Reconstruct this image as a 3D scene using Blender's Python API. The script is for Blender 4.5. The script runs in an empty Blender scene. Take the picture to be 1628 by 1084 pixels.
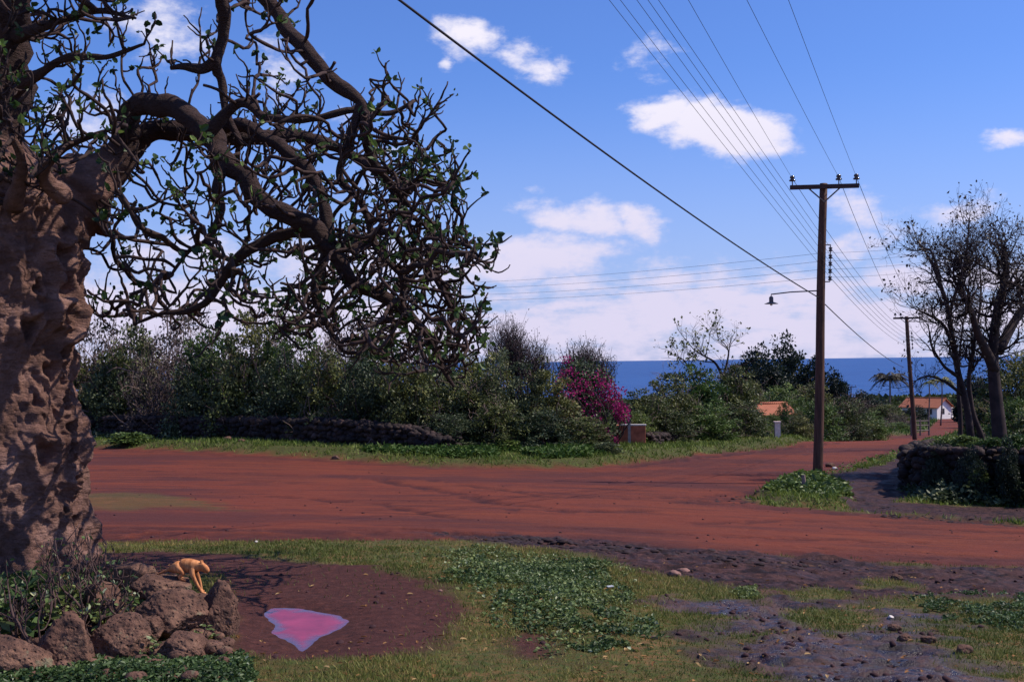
import bpy, bmesh, math, random
import numpy as np
from mathutils import Vector, Matrix

R = math.radians
scene = bpy.context.scene
C = scene.collection
PI = math.pi

# ------------------------------------------------------------------ camera
F_PX, W_PX, H_PX = 1809.0, 1628.0, 1084.0
PITCH, ROLL = R(1.06), R(0.72)
cam_data = bpy.data.cameras.new("camera")
cam = bpy.data.objects.new("camera", cam_data)
C.objects.link(cam)
cam_data.sensor_width = 36.0
cam_data.lens = F_PX / W_PX * 36.0
cam_data.clip_start = 0.05
cam_data.clip_end = 200000.0
_f = Vector((0, math.cos(PITCH), math.sin(PITCH)))
_r0 = Vector((1, 0, 0))
_u0 = _r0.cross(_f)
_r = _r0 * math.cos(ROLL) - _u0 * math.sin(ROLL)
_u = _r0 * math.sin(ROLL) + _u0 * math.cos(ROLL)
cam.matrix_world = Matrix(((_r.x, _u.x, -_f.x, 0), (_r.y, _u.y, -_f.y, 0), (_r.z, _u.z, -_f.z, 0), (0, 0, 0, 1)))
scene.camera = cam
CF, CR, CU = np.array(_f), np.array(_r), np.array(_u)


def ray(px, py):
    """direction with y = 1, for a point of the photograph"""
    d = CF + CR * (px - W_PX / 2) / F_PX + CU * (H_PX / 2 - py) / F_PX
    return d / d[1]


def P(px, py, d):
    return ray(px, py) * d


# ------------------------------------------------------------------ world, sun, exposure
SUN_EL, SUN_AZ = R(51), R(86)          # azimuth from +y towards +x
world = bpy.data.worlds.new("World")
scene.world = world
world.use_nodes = True
nt = world.node_tree
nt.nodes.clear()


def N(tree, kind, **kw):
    n = tree.nodes.new(kind)
    for k, v in kw.items():
        if k.startswith('i_'):
            key = k[2:]
            key = int(key) if key.isdigit() else key.replace('_', ' ')
            n.inputs[key].default_value = v
        else:
            setattr(n, k, v)
    return n


def L(tree, a, b):
    tree.links.new(a, b)


def M2(tree, op, a, b=None, c=None):
    n = tree.nodes.new('ShaderNodeMath')
    n.operation = op
    for i, x in enumerate((a, b, c)):
        if x is None:
            continue
        if isinstance(x, (int, float)):
            n.inputs[i].default_value = x
        else:
            tree.links.new(x, n.inputs[i])
    return n.outputs[0]


def SS(tree, x, lo, hi, a=0.0, b=1.0):
    n = tree.nodes.new('ShaderNodeMapRange')
    n.interpolation_type = 'SMOOTHSTEP'
    tree.links.new(x, n.inputs[0])
    for i, v in zip((1, 2, 3, 4), (lo, hi, a, b)):
        n.inputs[i].default_value = v
    return n.outputs[0]


def MIX(tree, f, a, b, mode='MIX'):
    n = tree.nodes.new('ShaderNodeMix')
    n.data_type = 'RGBA'
    n.blend_type = mode
    for k, x in ((0, f), (6, a), (7, b)):
        if isinstance(x, (int, float)):
            n.inputs[k].default_value = x
        elif isinstance(x, (tuple, list)):
            n.inputs[k].default_value = (*x, 1) if len(x) == 3 else x
        else:
            tree.links.new(x, n.inputs[k])
    return n.outputs[2]


sky = N(nt, 'ShaderNodeTexSky', sky_type='NISHITA', sun_disc=False, sun_elevation=SUN_EL, sun_rotation=SUN_AZ,
        altitude=20, air_density=1.0, dust_density=0.6, ozone_density=4.0)
tc = N(nt, 'ShaderNodeTexCoord')
sep = N(nt, 'ShaderNodeSeparateXYZ')
L(nt, tc.outputs['Generated'], sep.inputs[0])
az = M2(nt, 'ARCTAN2', sep.outputs[0], sep.outputs[1])
el = M2(nt, 'ARCSINE', sep.outputs[2])
comb = N(nt, 'ShaderNodeCombineXYZ')
L(nt, az, comb.inputs[0]); L(nt, el, comb.inputs[1])
# fluffy distortion of the direction
dn = N(nt, 'ShaderNodeTexNoise', i_Scale=11.0, i_Detail=5.0, i_Roughness=0.6)
mp = N(nt, 'ShaderNodeMapping'); mp.inputs['Scale'].default_value = (1, 1.6, 1)
L(nt, comb.outputs[0], mp.inputs[0]); L(nt, mp.outputs[0], dn.inputs['Vector'])
dv = N(nt, 'ShaderNodeVectorMath', operation='SUBTRACT'); dv.inputs[1].default_value = (.5, .5, .5)
L(nt, dn.outputs['Color'], dv.inputs[0])
ds = N(nt, 'ShaderNodeVectorMath', operation='MULTIPLY'); ds.inputs[1].default_value = (.06, .04, 0)
L(nt, dv.outputs[0], ds.inputs[0])
da = N(nt, 'ShaderNodeVectorMath', operation='ADD')
L(nt, comb.outputs[0], da.inputs[0]); L(nt, ds.outputs[0], da.inputs[1])
fn = N(nt, 'ShaderNodeTexNoise', i_Scale=26.0, i_Detail=7.0, i_Roughness=0.62)
mp2 = N(nt, 'ShaderNodeMapping'); mp2.inputs['Scale'].default_value = (1, 1.8, 1)
L(nt, comb.outputs[0], mp2.inputs[0]); L(nt, mp2.outputs[0], fn.inputs['Vector'])
# (px, py, rx, ry, tilt in degrees, weight)
CLOUDS = [(748, 62, 62, 34, -8, .9), (845, 105, 55, 40, -15, .75), (890, 95, 26, 26, -20, .6), (702, 104, 16, 14, 0, .6),
          (1035, 92, 60, 34, -10, .45), (1150, 205, 104, 46, -14, 1.5), (1062, 176, 68, 30, -4, 1.2), (1225, 215, 44, 22, -12, .9),
          (925, 345, 105, 34, -6, 1.05), (1020, 350, 44, 34, 0, 1.1), (855, 300, 24, 12, 0, .5), (830, 415, 150, 46, 8, 1.15), (905, 395, 80, 34, -5, .9),
          (1000, 430, 120, 22, 0, .5), (1370, 345, 60, 40, 0, .75), (1430, 372, 46, 22, 0, .6), (1360, 395, 60, 30, 0, .8), (1610, 222, 44, 16, -5, .8),
          (1530, 330, 60, 26, 10, .7),
          (250, 50, 90, 60, 0, .7), (150, 185, 80, 46, -15, .7), (450, 110, 50, 56, 30, .55), (620, 260, 60, 40, 0, .5),
          (560, 420, 180, 60, 5, .85), (300, 400, 120, 46, 0, .8), (100, 460, 200, 60, 0, .7), (560, 180, 60, 30, 0, .4)]
mx = None
for (cx, cy, rx, ry, tl, w) in CLOUDS:
    d = ray(cx, cy); d = d / np.linalg.norm(d)
    a0, e0 = math.atan2(d[0], d[1]), math.asin(d[2])
    m = N(nt, 'ShaderNodeMapping', vector_type='TEXTURE')
    m.inputs['Location'].default_value = (a0, e0, 0)
    m.inputs['Rotation'].default_value = (0, 0, R(tl))
    m.inputs['Scale'].default_value = (rx * 1.5 / F_PX, ry * 1.5 / F_PX, 1)
    L(nt, da.outputs[0], m.inputs[0])
    ln = N(nt, 'ShaderNodeVectorMath', operation='LENGTH')
    L(nt, m.outputs[0], ln.inputs[0])
    v = SS(nt, ln.outputs['Value'], 0.1, 1.0, w, 0.0)
    mx = v if mx is None else M2(nt, 'MAXIMUM', mx, v)
# the low bank of cloud over the horizon
bank = M2(nt, 'MULTIPLY', SS(nt, el, R(.6), R(1.8), .8, 1), SS(nt, el, R(3.0), R(6.0), 1, 0))
bn = N(nt, 'ShaderNodeTexNoise', i_Scale=7.0, i_Detail=6.0, i_Roughness=0.6)
mp3 = N(nt, 'ShaderNodeMapping'); mp3.inputs['Scale'].default_value = (1, 4.5, 1); mp3.inputs['Location'].default_value = (3.1, .4, 0)
L(nt, comb.outputs[0], mp3.inputs[0]); L(nt, mp3.outputs[0], bn.inputs['Vector'])
bank = M2(nt, 'MULTIPLY', bank, SS(nt, bn.outputs[0], .30, .58, .35, 1.1))
mx = M2(nt, 'MAXIMUM', mx, bank)
# scattered cloud for the rest of the sky
sn = N(nt, 'ShaderNodeTexNoise', i_Scale=2.6, i_Detail=6.0, i_Roughness=0.6)
L(nt, tc.outputs['Generated'], sn.inputs['Vector'])
away = M2(nt, 'MAXIMUM', SS(nt, M2(nt, 'ABSOLUTE', az), .48, .75), SS(nt, el, .36, .6))
mx = M2(nt, 'MAXIMUM', mx, M2(nt, 'MULTIPLY', SS(nt, sn.outputs[0], .5, .75, 0, .8), away))
dens = M2(nt, 'ADD', mx, M2(nt, 'MULTIPLY', M2(nt, 'SUBTRACT', fn.outputs[0], .5), 1.9))
dens = M2(nt, 'MULTIPLY', SS(nt, dens, .22, 1.05), SS(nt, mx, 0.0, .12))
dens = M2(nt, 'MULTIPLY', dens, .93)
skyc = MIX(nt, 1.0, sky.outputs[0], (.86, 1.14, 1.85), 'MULTIPLY')
lowv = SS(nt, el, R(-1), R(15), 1.0, 0.0)
skyc = MIX(nt, M2(nt, 'MULTIPLY', lowv, .68), skyc, (5.2, 6.0, 9.8))
cc = MIX(nt, SS(nt, el, R(2), R(16)), (8.6, 8.0, 10.2), (11.2, 10.6, 11.6))
cl = MIX(nt, dens, skyc, cc)
bg = N(nt, 'ShaderNodeBackground', i_Strength=0.085)
wo = N(nt, 'ShaderNodeOutputWorld')
L(nt, cl, bg.inputs[0]); L(nt, bg.outputs[0], wo.inputs[0])

sun_d = bpy.data.lights.new("sun", 'SUN')
sun_d.energy = 5.0
sun_d.angle = R(0.5)
sun_d.color = (1.0, .90, .78)
sun = bpy.data.objects.new("sun", sun_d)
C.objects.link(sun)
sv = Vector((math.sin(SUN_AZ) * math.cos(SUN_EL), math.cos(SUN_AZ) * math.cos(SUN_EL), math.sin(SUN_EL)))
sun.rotation_euler = sv.to_track_quat('Z', 'Y').to_euler()
scene.view_settings.view_transform = 'Standard'
scene.view_settings.look = 'None'
scene.view_settings.exposure = 0.06
scene.view_settings.gamma = 1.0
scene.cycles.max_bounces = 6
scene.cycles.transparent_max_bounces = 6


# ------------------------------------------------------------------ numpy noise
def _hash(ix, iy, iz, s):
    h = (ix.astype(np.int64) * 374761393 + iy.astype(np.int64) * 668265263 + iz.astype(np.int64) * 2147483647 + s * 1274126177) & 0xFFFFFFFF
    h = ((h ^ (h >> 13)) * 1103515245) & 0xFFFFFFFF
    h = (h ^ (h >> 16)) & 0xFFFFFFFF
    return (h & 0xFFFFFF) / float(0xFFFFFF)


def vnoise(p, s=0):
    p = np.asarray(p, float)
    i = np.floor(p).astype(np.int64)
    f = p - i
    f = f * f * (3 - 2 * f)
    out = 0
    for dx in (0, 1):
        for dy in (0, 1):
            for dz in (0, 1):
                w = (f[:, 0] if dx else 1 - f[:, 0]) * (f[:, 1] if dy else 1 - f[:, 1]) * (f[:, 2] if dz else 1 - f[:, 2])
                out = out + w * _hash(i[:, 0] + dx, i[:, 1] + dy, i[:, 2] + dz, s)
    return out


def fbm(p, octs=4, s=0, gain=.5):
    """about -1..1"""
    p = np.asarray(p, float)
    a, t, o = 1., 0., 0.
    for k in range(octs):
        o = o + a * (vnoise(p * 2 ** k + 17.3 * k, s + k) * 2 - 1)
        t += a
        a *= gain
    return o / t


def fbm2(x, y, octs=4, s=0, gain=.5):
    return fbm(np.stack([x, y, np.full_like(x, .37)], 1), octs, s, gain)


def sstep(x, a, b):
    t = np.clip((x - a) / (b - a), 0, 1)
    return t * t * (3 - 2 * t)


# ------------------------------------------------------------------ terrain
_PD = np.array([0, 4, 6, 8, 10, 12, 16, 20, 28.8, 45, 65, 100, 150, 218, 400, 640, 900, 1500.])
_PZ = np.array([-1.5, -1.55, -1.62, -1.73, -1.87, -2.02, -2.30, -2.56, -3.15, -4.10, -5.15, -6.95, -8.8, -11.2, -17.3, -23.2, -27, -30.])


def prof(y):
    return np.interp(np.log(np.maximum(y, 0) + 8), np.log(_PD + 8), _PZ)


_CT = [(150, 858, 12.5), (150, 712, 44), (400, 720, 37), (400, 705, 41.5), (700, 742, 33.5), (700, 722, 38), (985, 740, 35.5), (990, 716, 41),
       (1150, 718, 47.5), (1150, 695, 52), (1300, 704, 58), (1440, 692, 75), (1440, 712, 65.5), (600, 800, 20.5), (1540, 800, 24), (1615, 925, 11.3),
       (1600, 1050, 6.7), (1300, 768, 28.8), (1000, 850, 14.6), (700, 900, 10.9), (150, 1000, 7.3), (500, 1000, 7.3), (1000, 1000, 7.4),
       (1530, 690, 60), (1510, 663, 215), (1480, 672, 150), (300, 780, 23), (800, 780, 23.5), (1200, 900, 12), (1540, 830, 20.5), (300, 850, 13.2), (1250, 790, 25.5), (1400, 770, 28)]
_c = []
for (a, b, d) in _CT:
    p = P(a, b, d)
    _c.append((p[0] / (d + 8), math.log(d + 8), p[2] - prof(np.array([d]))[0]))
for (u, d, z) in [(-1.5, 45, 1.2), (-1.5, 15, .4), (-.6, 90, 2.0), (-1.5, 150, 2), (-.5, 300, 0), (0, 400, 0), (.6, 400, 0), (-1.5, 1200, 0), (1.5, 1200, 0),
                  (0, 1200, 0), (0, 700, 0), (1.5, 20, -.5), (1.5, 60, -.5), (1.5, 200, 0), (-1, 0, 0), (1, 0, 0), (0, 0, 0), (0, 120, .8), (.2, 120, .3), (.9, 45, -.4)]:
    _c.append((u, math.log(d + 8), z))
_c = np.array(_c)


def _U(r2):
    return np.where(r2 > 1e-12, r2 * np.log(np.maximum(r2, 1e-12)), 0)


def _tps_fit(c, lam=.02):
    X = c[:, :2]
    n = len(X)
    r2 = ((X[:, None] - X[None]) ** 2).sum(-1)
    A = np.zeros((n + 3, n + 3))
    A[:n, :n] = _U(r2) + lam * np.eye(n)
    A[:n, n] = 1; A[:n, n + 1:] = X
    A[n:, :n] = A[:n, n:].T
    b = np.zeros(n + 3); b[:n] = c[:, 2]
    return np.linalg.solve(A, b)


_W = _tps_fit(_c)


def Hs(x, y):
    """smooth terrain height"""
    x = np.atleast_1d(np.asarray(x, float)); y = np.atleast_1d(np.asarray(y, float))
    yc = np.maximum(y, 0)
    u = np.clip(x / (yc + 8), -1.6, 1.6); v = np.log(yc + 8)
    n = len(_c)
    o = _W[n] + _W[n + 1] * u + _W[n + 2] * v
    for i in range(n):
        o = o + _W[i] * _U((u - _c[i, 0]) ** 2 + (v - _c[i, 1]) ** 2)
    return prof(y) + o


_marchd = np.exp(np.linspace(math.log(3.5), math.log(1400), 1500))


def G(px, py):
    """the point of the smooth terrain seen at a point of the photograph"""
    r = ray(px, py)
    X = r[0] * _marchd; Z = r[2] * _marchd
    h = Hs(X, _marchd)
    below = np.nonzero(Z < h)[0]
    if len(below) == 0:
        return np.array([r[0] * 1400, 1400, h[-1]])
    i = max(below[0], 1)
    a0 = Z[i - 1] - h[i - 1]; a1 = Z[i] - h[i]
    t = a0 / (a0 - a1)
    d = _marchd[i - 1] + (_marchd[i] - _marchd[i - 1]) * t
    return np.array([r[0] * d, d, h[i - 1] + (h[i] - h[i - 1]) * t])


def gpoly(pts):
    return np.array([G(a, b)[:2] for a, b in pts])


def sdist(poly, x, y):
    """signed distance to polygon, negative inside"""
    n = len(poly)
    best = np.full(x.shape, 1e18)
    inside = np.zeros(x.shape, bool)
    for i in range(n):
        ax, ay = poly[i]; bx, by = poly[(i + 1) % n]
        ex, ey = bx - ax, by - ay
        t = np.clip(((x - ax) * ex + (y - ay) * ey) / (ex * ex + ey * ey + 1e-12), 0, 1)
        d2 = (x - ax - t * ex) ** 2 + (y - ay - t * ey) ** 2
        best = np.minimum(best, d2)
        c = ((ay > y) != (by > y))
        with np.errstate(divide='ignore', invalid='ignore'):
            xi = ax + (y - ay) * ex / (ey if ey != 0 else 1e-12)
        inside ^= c & (x < xi)
    d = np.sqrt(best)
    return np.where(inside, -d, d)


ROAD = gpoly([(-500, 704), (-100, 708), (130, 712), (300, 716), (450, 724), (600, 735), (700, 742), (850, 745), (950, 742), (1050, 731), (1150, 719), (1250, 709),
              (1350, 701), (1440, 692), (1470, 686), (1482, 676), (1490, 668), (1504, 664), (1560, 662.5), (1800, 662),
              (1800, 668), (1600, 672), (1540, 681), (1500, 694), (1450, 713), (1400, 728), (1340, 746), (1300, 758), (1250, 772), (1205, 783), (1192, 793),
              (1230, 803), (1330, 812), (1400, 817), (1500, 824), (1615, 831), (2100, 855), (2100, 960), (1615, 905), (1400, 893), (1200, 880), (1050, 872),
              (900, 862), (760, 858), (500, 858), (130, 857), (-500, 854)])
MUD1 = gpoly([(690, 846), (800, 846), (960, 856), (1100, 868), (1300, 880), (1615, 902), (2000, 930), (2000, 1000), (1615, 950), (1450, 943), (1330, 962), (1230, 958),
              (1150, 932), (1050, 916), (960, 890), (860, 872), (760, 864)])
MUD2 = gpoly([(1085, 946), (1140, 940), (1210, 958), (1290, 985), (1400, 965), (1480, 975), (1500, 1010), (1570, 1045), (1660, 1050), (1660, 1140), (1200, 1140), (1240, 1050), (1165, 1010), (1160, 975), (1090, 965)])
MUD3 = gpoly([(1325, 752), (1400, 738), (1455, 716), (1480, 728), (1462, 775), (1440, 800), (1615, 806), (1900, 815), (1900, 846), (1615, 831), (1500, 824), (1400, 817), (1335, 811), (1340, 785)])
BARE1 = gpoly([(330, 905), (400, 890), (500, 895), (600, 915), (690, 945), (735, 975), (730, 1005), (690, 1030), (600, 1046), (480, 1050), (390, 1042), (340, 1020)])
BARE2 = gpoly([(150, 880), (250, 876), (380, 884), (480, 896), (520, 905), (440, 915), (330, 925), (150, 930)])
BARE3 = gpoly([(815, 995), (860, 1005), (870, 1035), (840, 1045), (805, 1025)])
STRIP = gpoly([(120, 786), (200, 780), (290, 790), (385, 806), (360, 812), (260, 806), (180, 812), (120, 806)])
TURFS = [gpoly(q) for q in ([(1240, 938), (1290, 934), (1360, 938), (1350, 946), (1270, 950)], [(1375, 923), (1400, 920), (1455, 924), (1440, 930), (1390, 930)],
                            [(1080, 936), (1150, 932), (1210, 940), (1180, 950), (1100, 948)], [(1270, 975), (1340, 968), (1400, 980), (1390, 1005), (1320, 1010), (1280, 995)])]
ISLAND = gpoly([(1212, 786), (1240, 772), (1300, 766), (1335, 778), (1350, 800), (1330, 809), (1260, 803)])
PUDDLE = gpoly([(404, 972), (425, 964), (460, 963), (510, 968), (550, 976), (568, 984), (556, 994), (525, 1004), (508, 1018), (486, 1027), (462, 1022), (440, 1010), (424, 998), (412, 984)])
FARV = gpoly([(-500, 704), (-100, 708), (130, 712), (300, 716), (450, 724), (600, 735), (700, 742), (850, 745), (950, 742), (1050, 731), (1150, 719), (1250, 709), (1350, 701), (1440, 692),
              (1468, 686), (1470, 660), (1400, 655), (-500, 650)])
PUD_Z = float(Hs(PUDDLE[:, 0], PUDDLE[:, 1]).mean()) - .03


def masks(x, y):
    """road, mud, bare, strip, puddle depth: all functions of the place on the ground"""
    near = sstep(y, 60, 25)
    n1 = fbm2(x * .9, y * .9, 4, 5)
    n2 = fbm2(x * 4, y * 4, 3, 9)
    e = (n1 * .45 + n2 * .22) * (.35 + .65 * near)
    sd = sdist(ROAD, x, y) + e * 1.1
    road = sstep(sd, .25, -.25)
    mud = np.zeros_like(x)
    for q, k in ((MUD1, 1.2), (MUD2, 1.4), (MUD3, 1.)):
        mud = np.maximum(mud, sstep(sdist(q, x, y) + e * k, .18, -.22))
    bare = np.zeros_like(x)
    for q, k in ((BARE1, .7), (BARE2, .6), (BARE3, .8)):
        bare = np.maximum(bare, sstep(sdist(q, x, y) + e * k, .12, -.15))
    for q in TURFS:
        t = sstep(sdist(q, x, y) + e * .8, .12, -.1)
        mud = mud * (1 - t)
    isl = sstep(sdist(ISLAND, x, y) + e * .5, .3, -.1)
    road *= (1 - isl)
    strip = sstep(sdist(STRIP, x, y) + e * 2, .5, -.5) * .6
    return road, mud, bare, strip, isl


RUTS_AND_SHADE = [([(440, 788), (600, 800), (700, 822), (850, 838), (1100, 850), (1500, 862)], .16, .7), ([(520, 755), (700, 765), (860, 788), (1000, 792), (1150, 786), (1300, 762), (1450, 724)], .14, .7),
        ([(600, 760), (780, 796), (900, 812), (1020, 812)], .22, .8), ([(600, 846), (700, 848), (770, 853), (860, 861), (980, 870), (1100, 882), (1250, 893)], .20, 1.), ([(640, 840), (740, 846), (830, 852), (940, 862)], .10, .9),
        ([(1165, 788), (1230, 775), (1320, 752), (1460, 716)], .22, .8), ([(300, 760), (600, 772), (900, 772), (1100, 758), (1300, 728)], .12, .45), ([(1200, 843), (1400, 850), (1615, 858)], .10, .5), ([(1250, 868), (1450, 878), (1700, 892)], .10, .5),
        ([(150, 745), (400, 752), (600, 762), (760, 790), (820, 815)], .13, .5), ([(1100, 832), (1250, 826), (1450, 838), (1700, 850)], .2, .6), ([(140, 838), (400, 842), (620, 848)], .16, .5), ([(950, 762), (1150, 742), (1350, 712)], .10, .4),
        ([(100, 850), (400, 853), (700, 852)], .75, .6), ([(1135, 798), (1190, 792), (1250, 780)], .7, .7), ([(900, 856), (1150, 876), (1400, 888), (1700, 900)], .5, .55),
        ([(985, 742), (1060, 734), (1160, 722), (1260, 711), (1350, 703)], .30, 1.), ([(1340, 744), (1420, 720), (1480, 700)], .5, .6), ([(120, 716), (450, 728), (700, 744)], .35, .45), ([(1215, 808), (1400, 820), (1620, 834)], .28, .9)]  # first band here is painted shade under the far verge bank
RUTS_AND_SHADE = [(gpoly(a), w, s) for a, w, s in RUTS_AND_SHADE]


def ruts_and_shade(x, y):
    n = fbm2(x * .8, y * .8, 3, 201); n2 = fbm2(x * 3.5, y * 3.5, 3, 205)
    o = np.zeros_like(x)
    for pl, w, s in RUTS_AND_SHADE:
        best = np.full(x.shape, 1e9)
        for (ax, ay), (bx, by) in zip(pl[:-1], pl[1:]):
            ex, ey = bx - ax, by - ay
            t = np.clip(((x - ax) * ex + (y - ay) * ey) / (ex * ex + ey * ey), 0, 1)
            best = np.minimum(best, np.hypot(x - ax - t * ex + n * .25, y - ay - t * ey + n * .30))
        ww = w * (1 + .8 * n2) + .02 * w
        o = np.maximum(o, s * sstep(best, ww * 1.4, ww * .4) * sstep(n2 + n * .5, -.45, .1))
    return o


def relief(x, y, road, mud, bare, strip, isl):
    nearw = sstep(y, 90, 12)
    z = .05 * fbm2(x * .5, y * .5, 3, 21) * (1 - .6 * road)
    z += .080 * mud * fbm2(x * 2.2, y * 4.5, 4, 31, .62) * (1 - .6 * sstep(y, 18, 24))
    # clods and boot marks in the mud
    c = fbm2(x * 9, y * 11, 3, 33, .6)
    z += .035 * mud * np.clip(c - .1, 0, 1)
    z += .006 * (road + bare) * fbm2(x * 5, y * 9, 3, 41)
    z += .010 * road * fbm2(x * .7, y * 4.5, 3, 43)
    z += .02 * (1 - road) * (1 - mud) * (1 - bare) * fbm2(x * 6, y * 6, 3, 51)
    z *= nearw
    fv = sdist(FARV, x, y)
    z += .22 * sstep(fv, .05, -.7) * sstep(y, 130, 80)
    z -= .045 * ruts_and_shade(x, y)
    z += .16 * isl
    z += .10 * sstep(sdist(MUD3, x, y), .3, -.8) * fbm2(x * 1.3, y * 1.3, 3, 77)
    pd = sdist(PUDDLE, x, y)
    return z
    return z


def puddle_dip(x, y, z):
    pd = sdist(PUDDLE, x, y) + .05 * fbm2(x * 5, y * 5, 3, 91)
    w = sstep(pd, .55, .05)
    flat = PUD_Z + .012 + np.clip(pd, -.12, .5) * .13
    zz = z * (1 - w) + flat * w
    return np.where((pd > .06) & (pd < 1.6), np.maximum(zz, PUD_Z + .008 + .01 * sstep(pd, .06, .4)), zz)


def H(x, y):
    """true terrain height incl. relief"""
    x = np.atleast_1d(np.asarray(x, float)); y = np.atleast_1d(np.asarray(y, float))
    return puddle_dip(x, y, Hs(x, y) + relief(x, y, *masks(x, y)))


# ------------------------------------------------------------------ mesh helpers
def mesh_raw(name, V, Fs, attrs=None, smooth=False, mats=(), mat_idx=None):
    """V (n,3); Fs list of (m,k) int arrays"""
    V = np.asarray(V, np.float32)
    me = bpy.data.meshes.new(name)
    me.vertices.add(len(V))
    me.vertices.foreach_set('co', V.ravel())
    Fs = [np.asarray(f, np.int32) for f in Fs if len(f)]
    tot = sum(f.size for f in Fs)
    nf = sum(len(f) for f in Fs)
    me.loops.add(tot)
    me.loops.foreach_set('vertex_index', np.concatenate([f.ravel() for f in Fs]))
    me.polygons.add(nf)
    st, k = [], 0
    for f in Fs:
        st.append(k + np.arange(len(f)) * f.shape[1])
        k += f.size
    me.polygons.foreach_set('loop_start', np.concatenate(st).astype(np.int32))
    me.polygons.foreach_set('use_smooth', np.full(nf, bool(smooth)))
    for m in mats:
        me.materials.append(m)
    if mat_idx is not None:
        me.polygons.foreach_set('material_index', np.asarray(mat_idx, np.int32))
    for k2, a in (attrs or {}).items():
        at = me.attributes.new(k2, 'FLOAT', 'POINT')
        at.data.foreach_set('value', np.asarray(a, np.float32))
    me.update(calc_edges=True)
    me.validate()
    return me


def link(name, me, parent=None, loc=None):
    o = bpy.data.objects.new(name, me)
    C.objects.link(o)
    if parent:
        o.parent = parent
    if loc is not None:
        o.location = loc
    return o


def tag(o, label=None, cat=None, group=None, kind=None):
    if label: o['label'] = label
    if cat: o['category'] = cat
    if group: o['group'] = group
    if kind: o['kind'] = kind
    return o


def empty(name, loc, label, cat, group=None, rz=0):
    o = bpy.data.objects.new(name, None)
    C.objects.link(o)
    o.empty_display_size = .2
    o.location = tuple(loc)
    o.rotation_euler = (0, 0, rz)
    return tag(o, label, cat, group)


def copy_tree(o, parent=None):
    c = o.copy()
    C.objects.link(c)
    c.parent = parent
    for ch in list(o.children):
        copy_tree(ch, c)
    return c


def tube_arrays(paths, sides=6):
    """paths: list of (pts (n,3), radii (n,)); returns V, quads, tris"""
    Vs, Q, T = [], [], []
    base = 0
    ang = np.arange(sides) * 2 * PI / sides
    ca, sa = np.cos(ang), np.sin(ang)
    for pts, rad in paths:
        pts = np.asarray(pts, float); rad = np.asarray(rad, float)
        n = len(pts)
        t = np.gradient(pts, axis=0)
        t /= np.linalg.norm(t, axis=1)[:, None] + 1e-9
        ref = np.array([0.13, .31, .94]) if abs(t[0][2]) < .9 else np.array([.9, .31, .1])
        a = np.cross(t, ref); a /= np.linalg.norm(a, axis=1)[:, None] + 1e-9
        for i in range(1, n):           # keep the frame from flipping
            if np.dot(a[i], a[i - 1]) < 0: a[i] = -a[i]
        b = np.cross(t, a)
        ring = pts[:, None] + rad[:, None, None] * (a[:, None] * ca[None, :, None] + b[:, None] * sa[None, :, None])
        Vs.append(ring.reshape(-1, 3)); Vs.append(pts[[0, -1]])
        i0 = base + (np.arange(n - 1)[:, None] * sides)
        j = np.arange(sides)[None]
        j2 = (j + 1) % sides
        Q.append(np.stack([i0 + j, i0 + j2, i0 + sides + j2, i0 + sides + j], -1).reshape(-1, 4))
        c0, c1 = base + n * sides, base + n * sides + 1
        jj = np.arange(sides); jn = (jj + 1) % sides
        T.append(np.stack([base + jn, base + jj, np.full(sides, c0)], -1))
        e = base + (n - 1) * sides
        T.append(np.stack([e + jj, e + jn, np.full(sides, c1)], -1))
        base += n * sides + 2
    return np.concatenate(Vs), np.concatenate(Q), np.concatenate(T)


def tube_mesh(name, paths, sides, mat, smooth=True):
    V, Q, T = tube_arrays(paths, sides)
    return mesh_raw(name, V, [Q, T], smooth=smooth, mats=[mat])


class BM:
    """small collector of boxes, tubes and lathes -> one mesh"""
    def __init__(s): s.V, s.Q, s.T, s.n = [], [], [], 0

    def add(s, V, Q=None, T=None):
        s.V.append(np.asarray(V, float))
        if Q is not None and len(Q): s.Q.append(np.asarray(Q) + s.n)
        if T is not None and len(T): s.T.append(np.asarray(T) + s.n)
        s.n += len(V)

    def box(s, c, size, rz=0, jitter=0, rng=None):
        v = np.array([[x, y, z] for x in (-.5, .5) for y in (-.5, .5) for z in (-.5, .5)]) * size
        if jitter: v = v + rng.normal(0, jitter, v.shape)
        ca, sa = math.cos(rz), math.sin(rz)
        v = np.stack([v[:, 0] * ca - v[:, 1] * sa, v[:, 0] * sa + v[:, 1] * ca, v[:, 2]], 1) + c
        s.add(v, [[0, 1, 3, 2], [4, 6, 7, 5], [0, 4, 5, 1], [2, 3, 7, 6], [0, 2, 6, 4], [1, 5, 7, 3]])
        return s

    def tube(s, pts, rad, sides=8):
        pts = np.asarray(pts, float)
        rad = np.full(len(pts), rad) if np.isscalar(rad) else np.asarray(rad)
        V, Q, T = tube_arrays([(pts, rad)], sides)
        s.add(V, Q, T)
        return s

    def lathe(s, c, prof_, sides=16):
        pr = np.asarray(prof_, float)
        a = np.arange(sides) * 2 * PI / sides
        V = np.stack([pr[:, None, 0] * np.cos(a), pr[:, None, 0] * np.sin(a), np.repeat(pr[:, None, 1], sides, 1)], -1).reshape(-1, 3) + c
        i0 = np.arange(len(pr) - 1)[:, None] * sides
        j = np.arange(sides)[None]; j2 = (j + 1) % sides
        s.add(V, np.stack([i0 + j, i0 + j2, i0 + sides + j2, i0 + sides + j], -1).reshape(-1, 4))
        return s

    def mesh(s, name, mat, smooth=False):
        Fs = []
        if s.Q: Fs.append(np.concatenate(s.Q))
        if s.T: Fs.append(np.concatenate(s.T))
        return mesh_raw(name, np.concatenate(s.V), Fs, smooth=smooth, mats=[mat])


def unit(v):
    return v / (np.linalg.norm(v, axis=-1, keepdims=True) + 1e-9)


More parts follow.
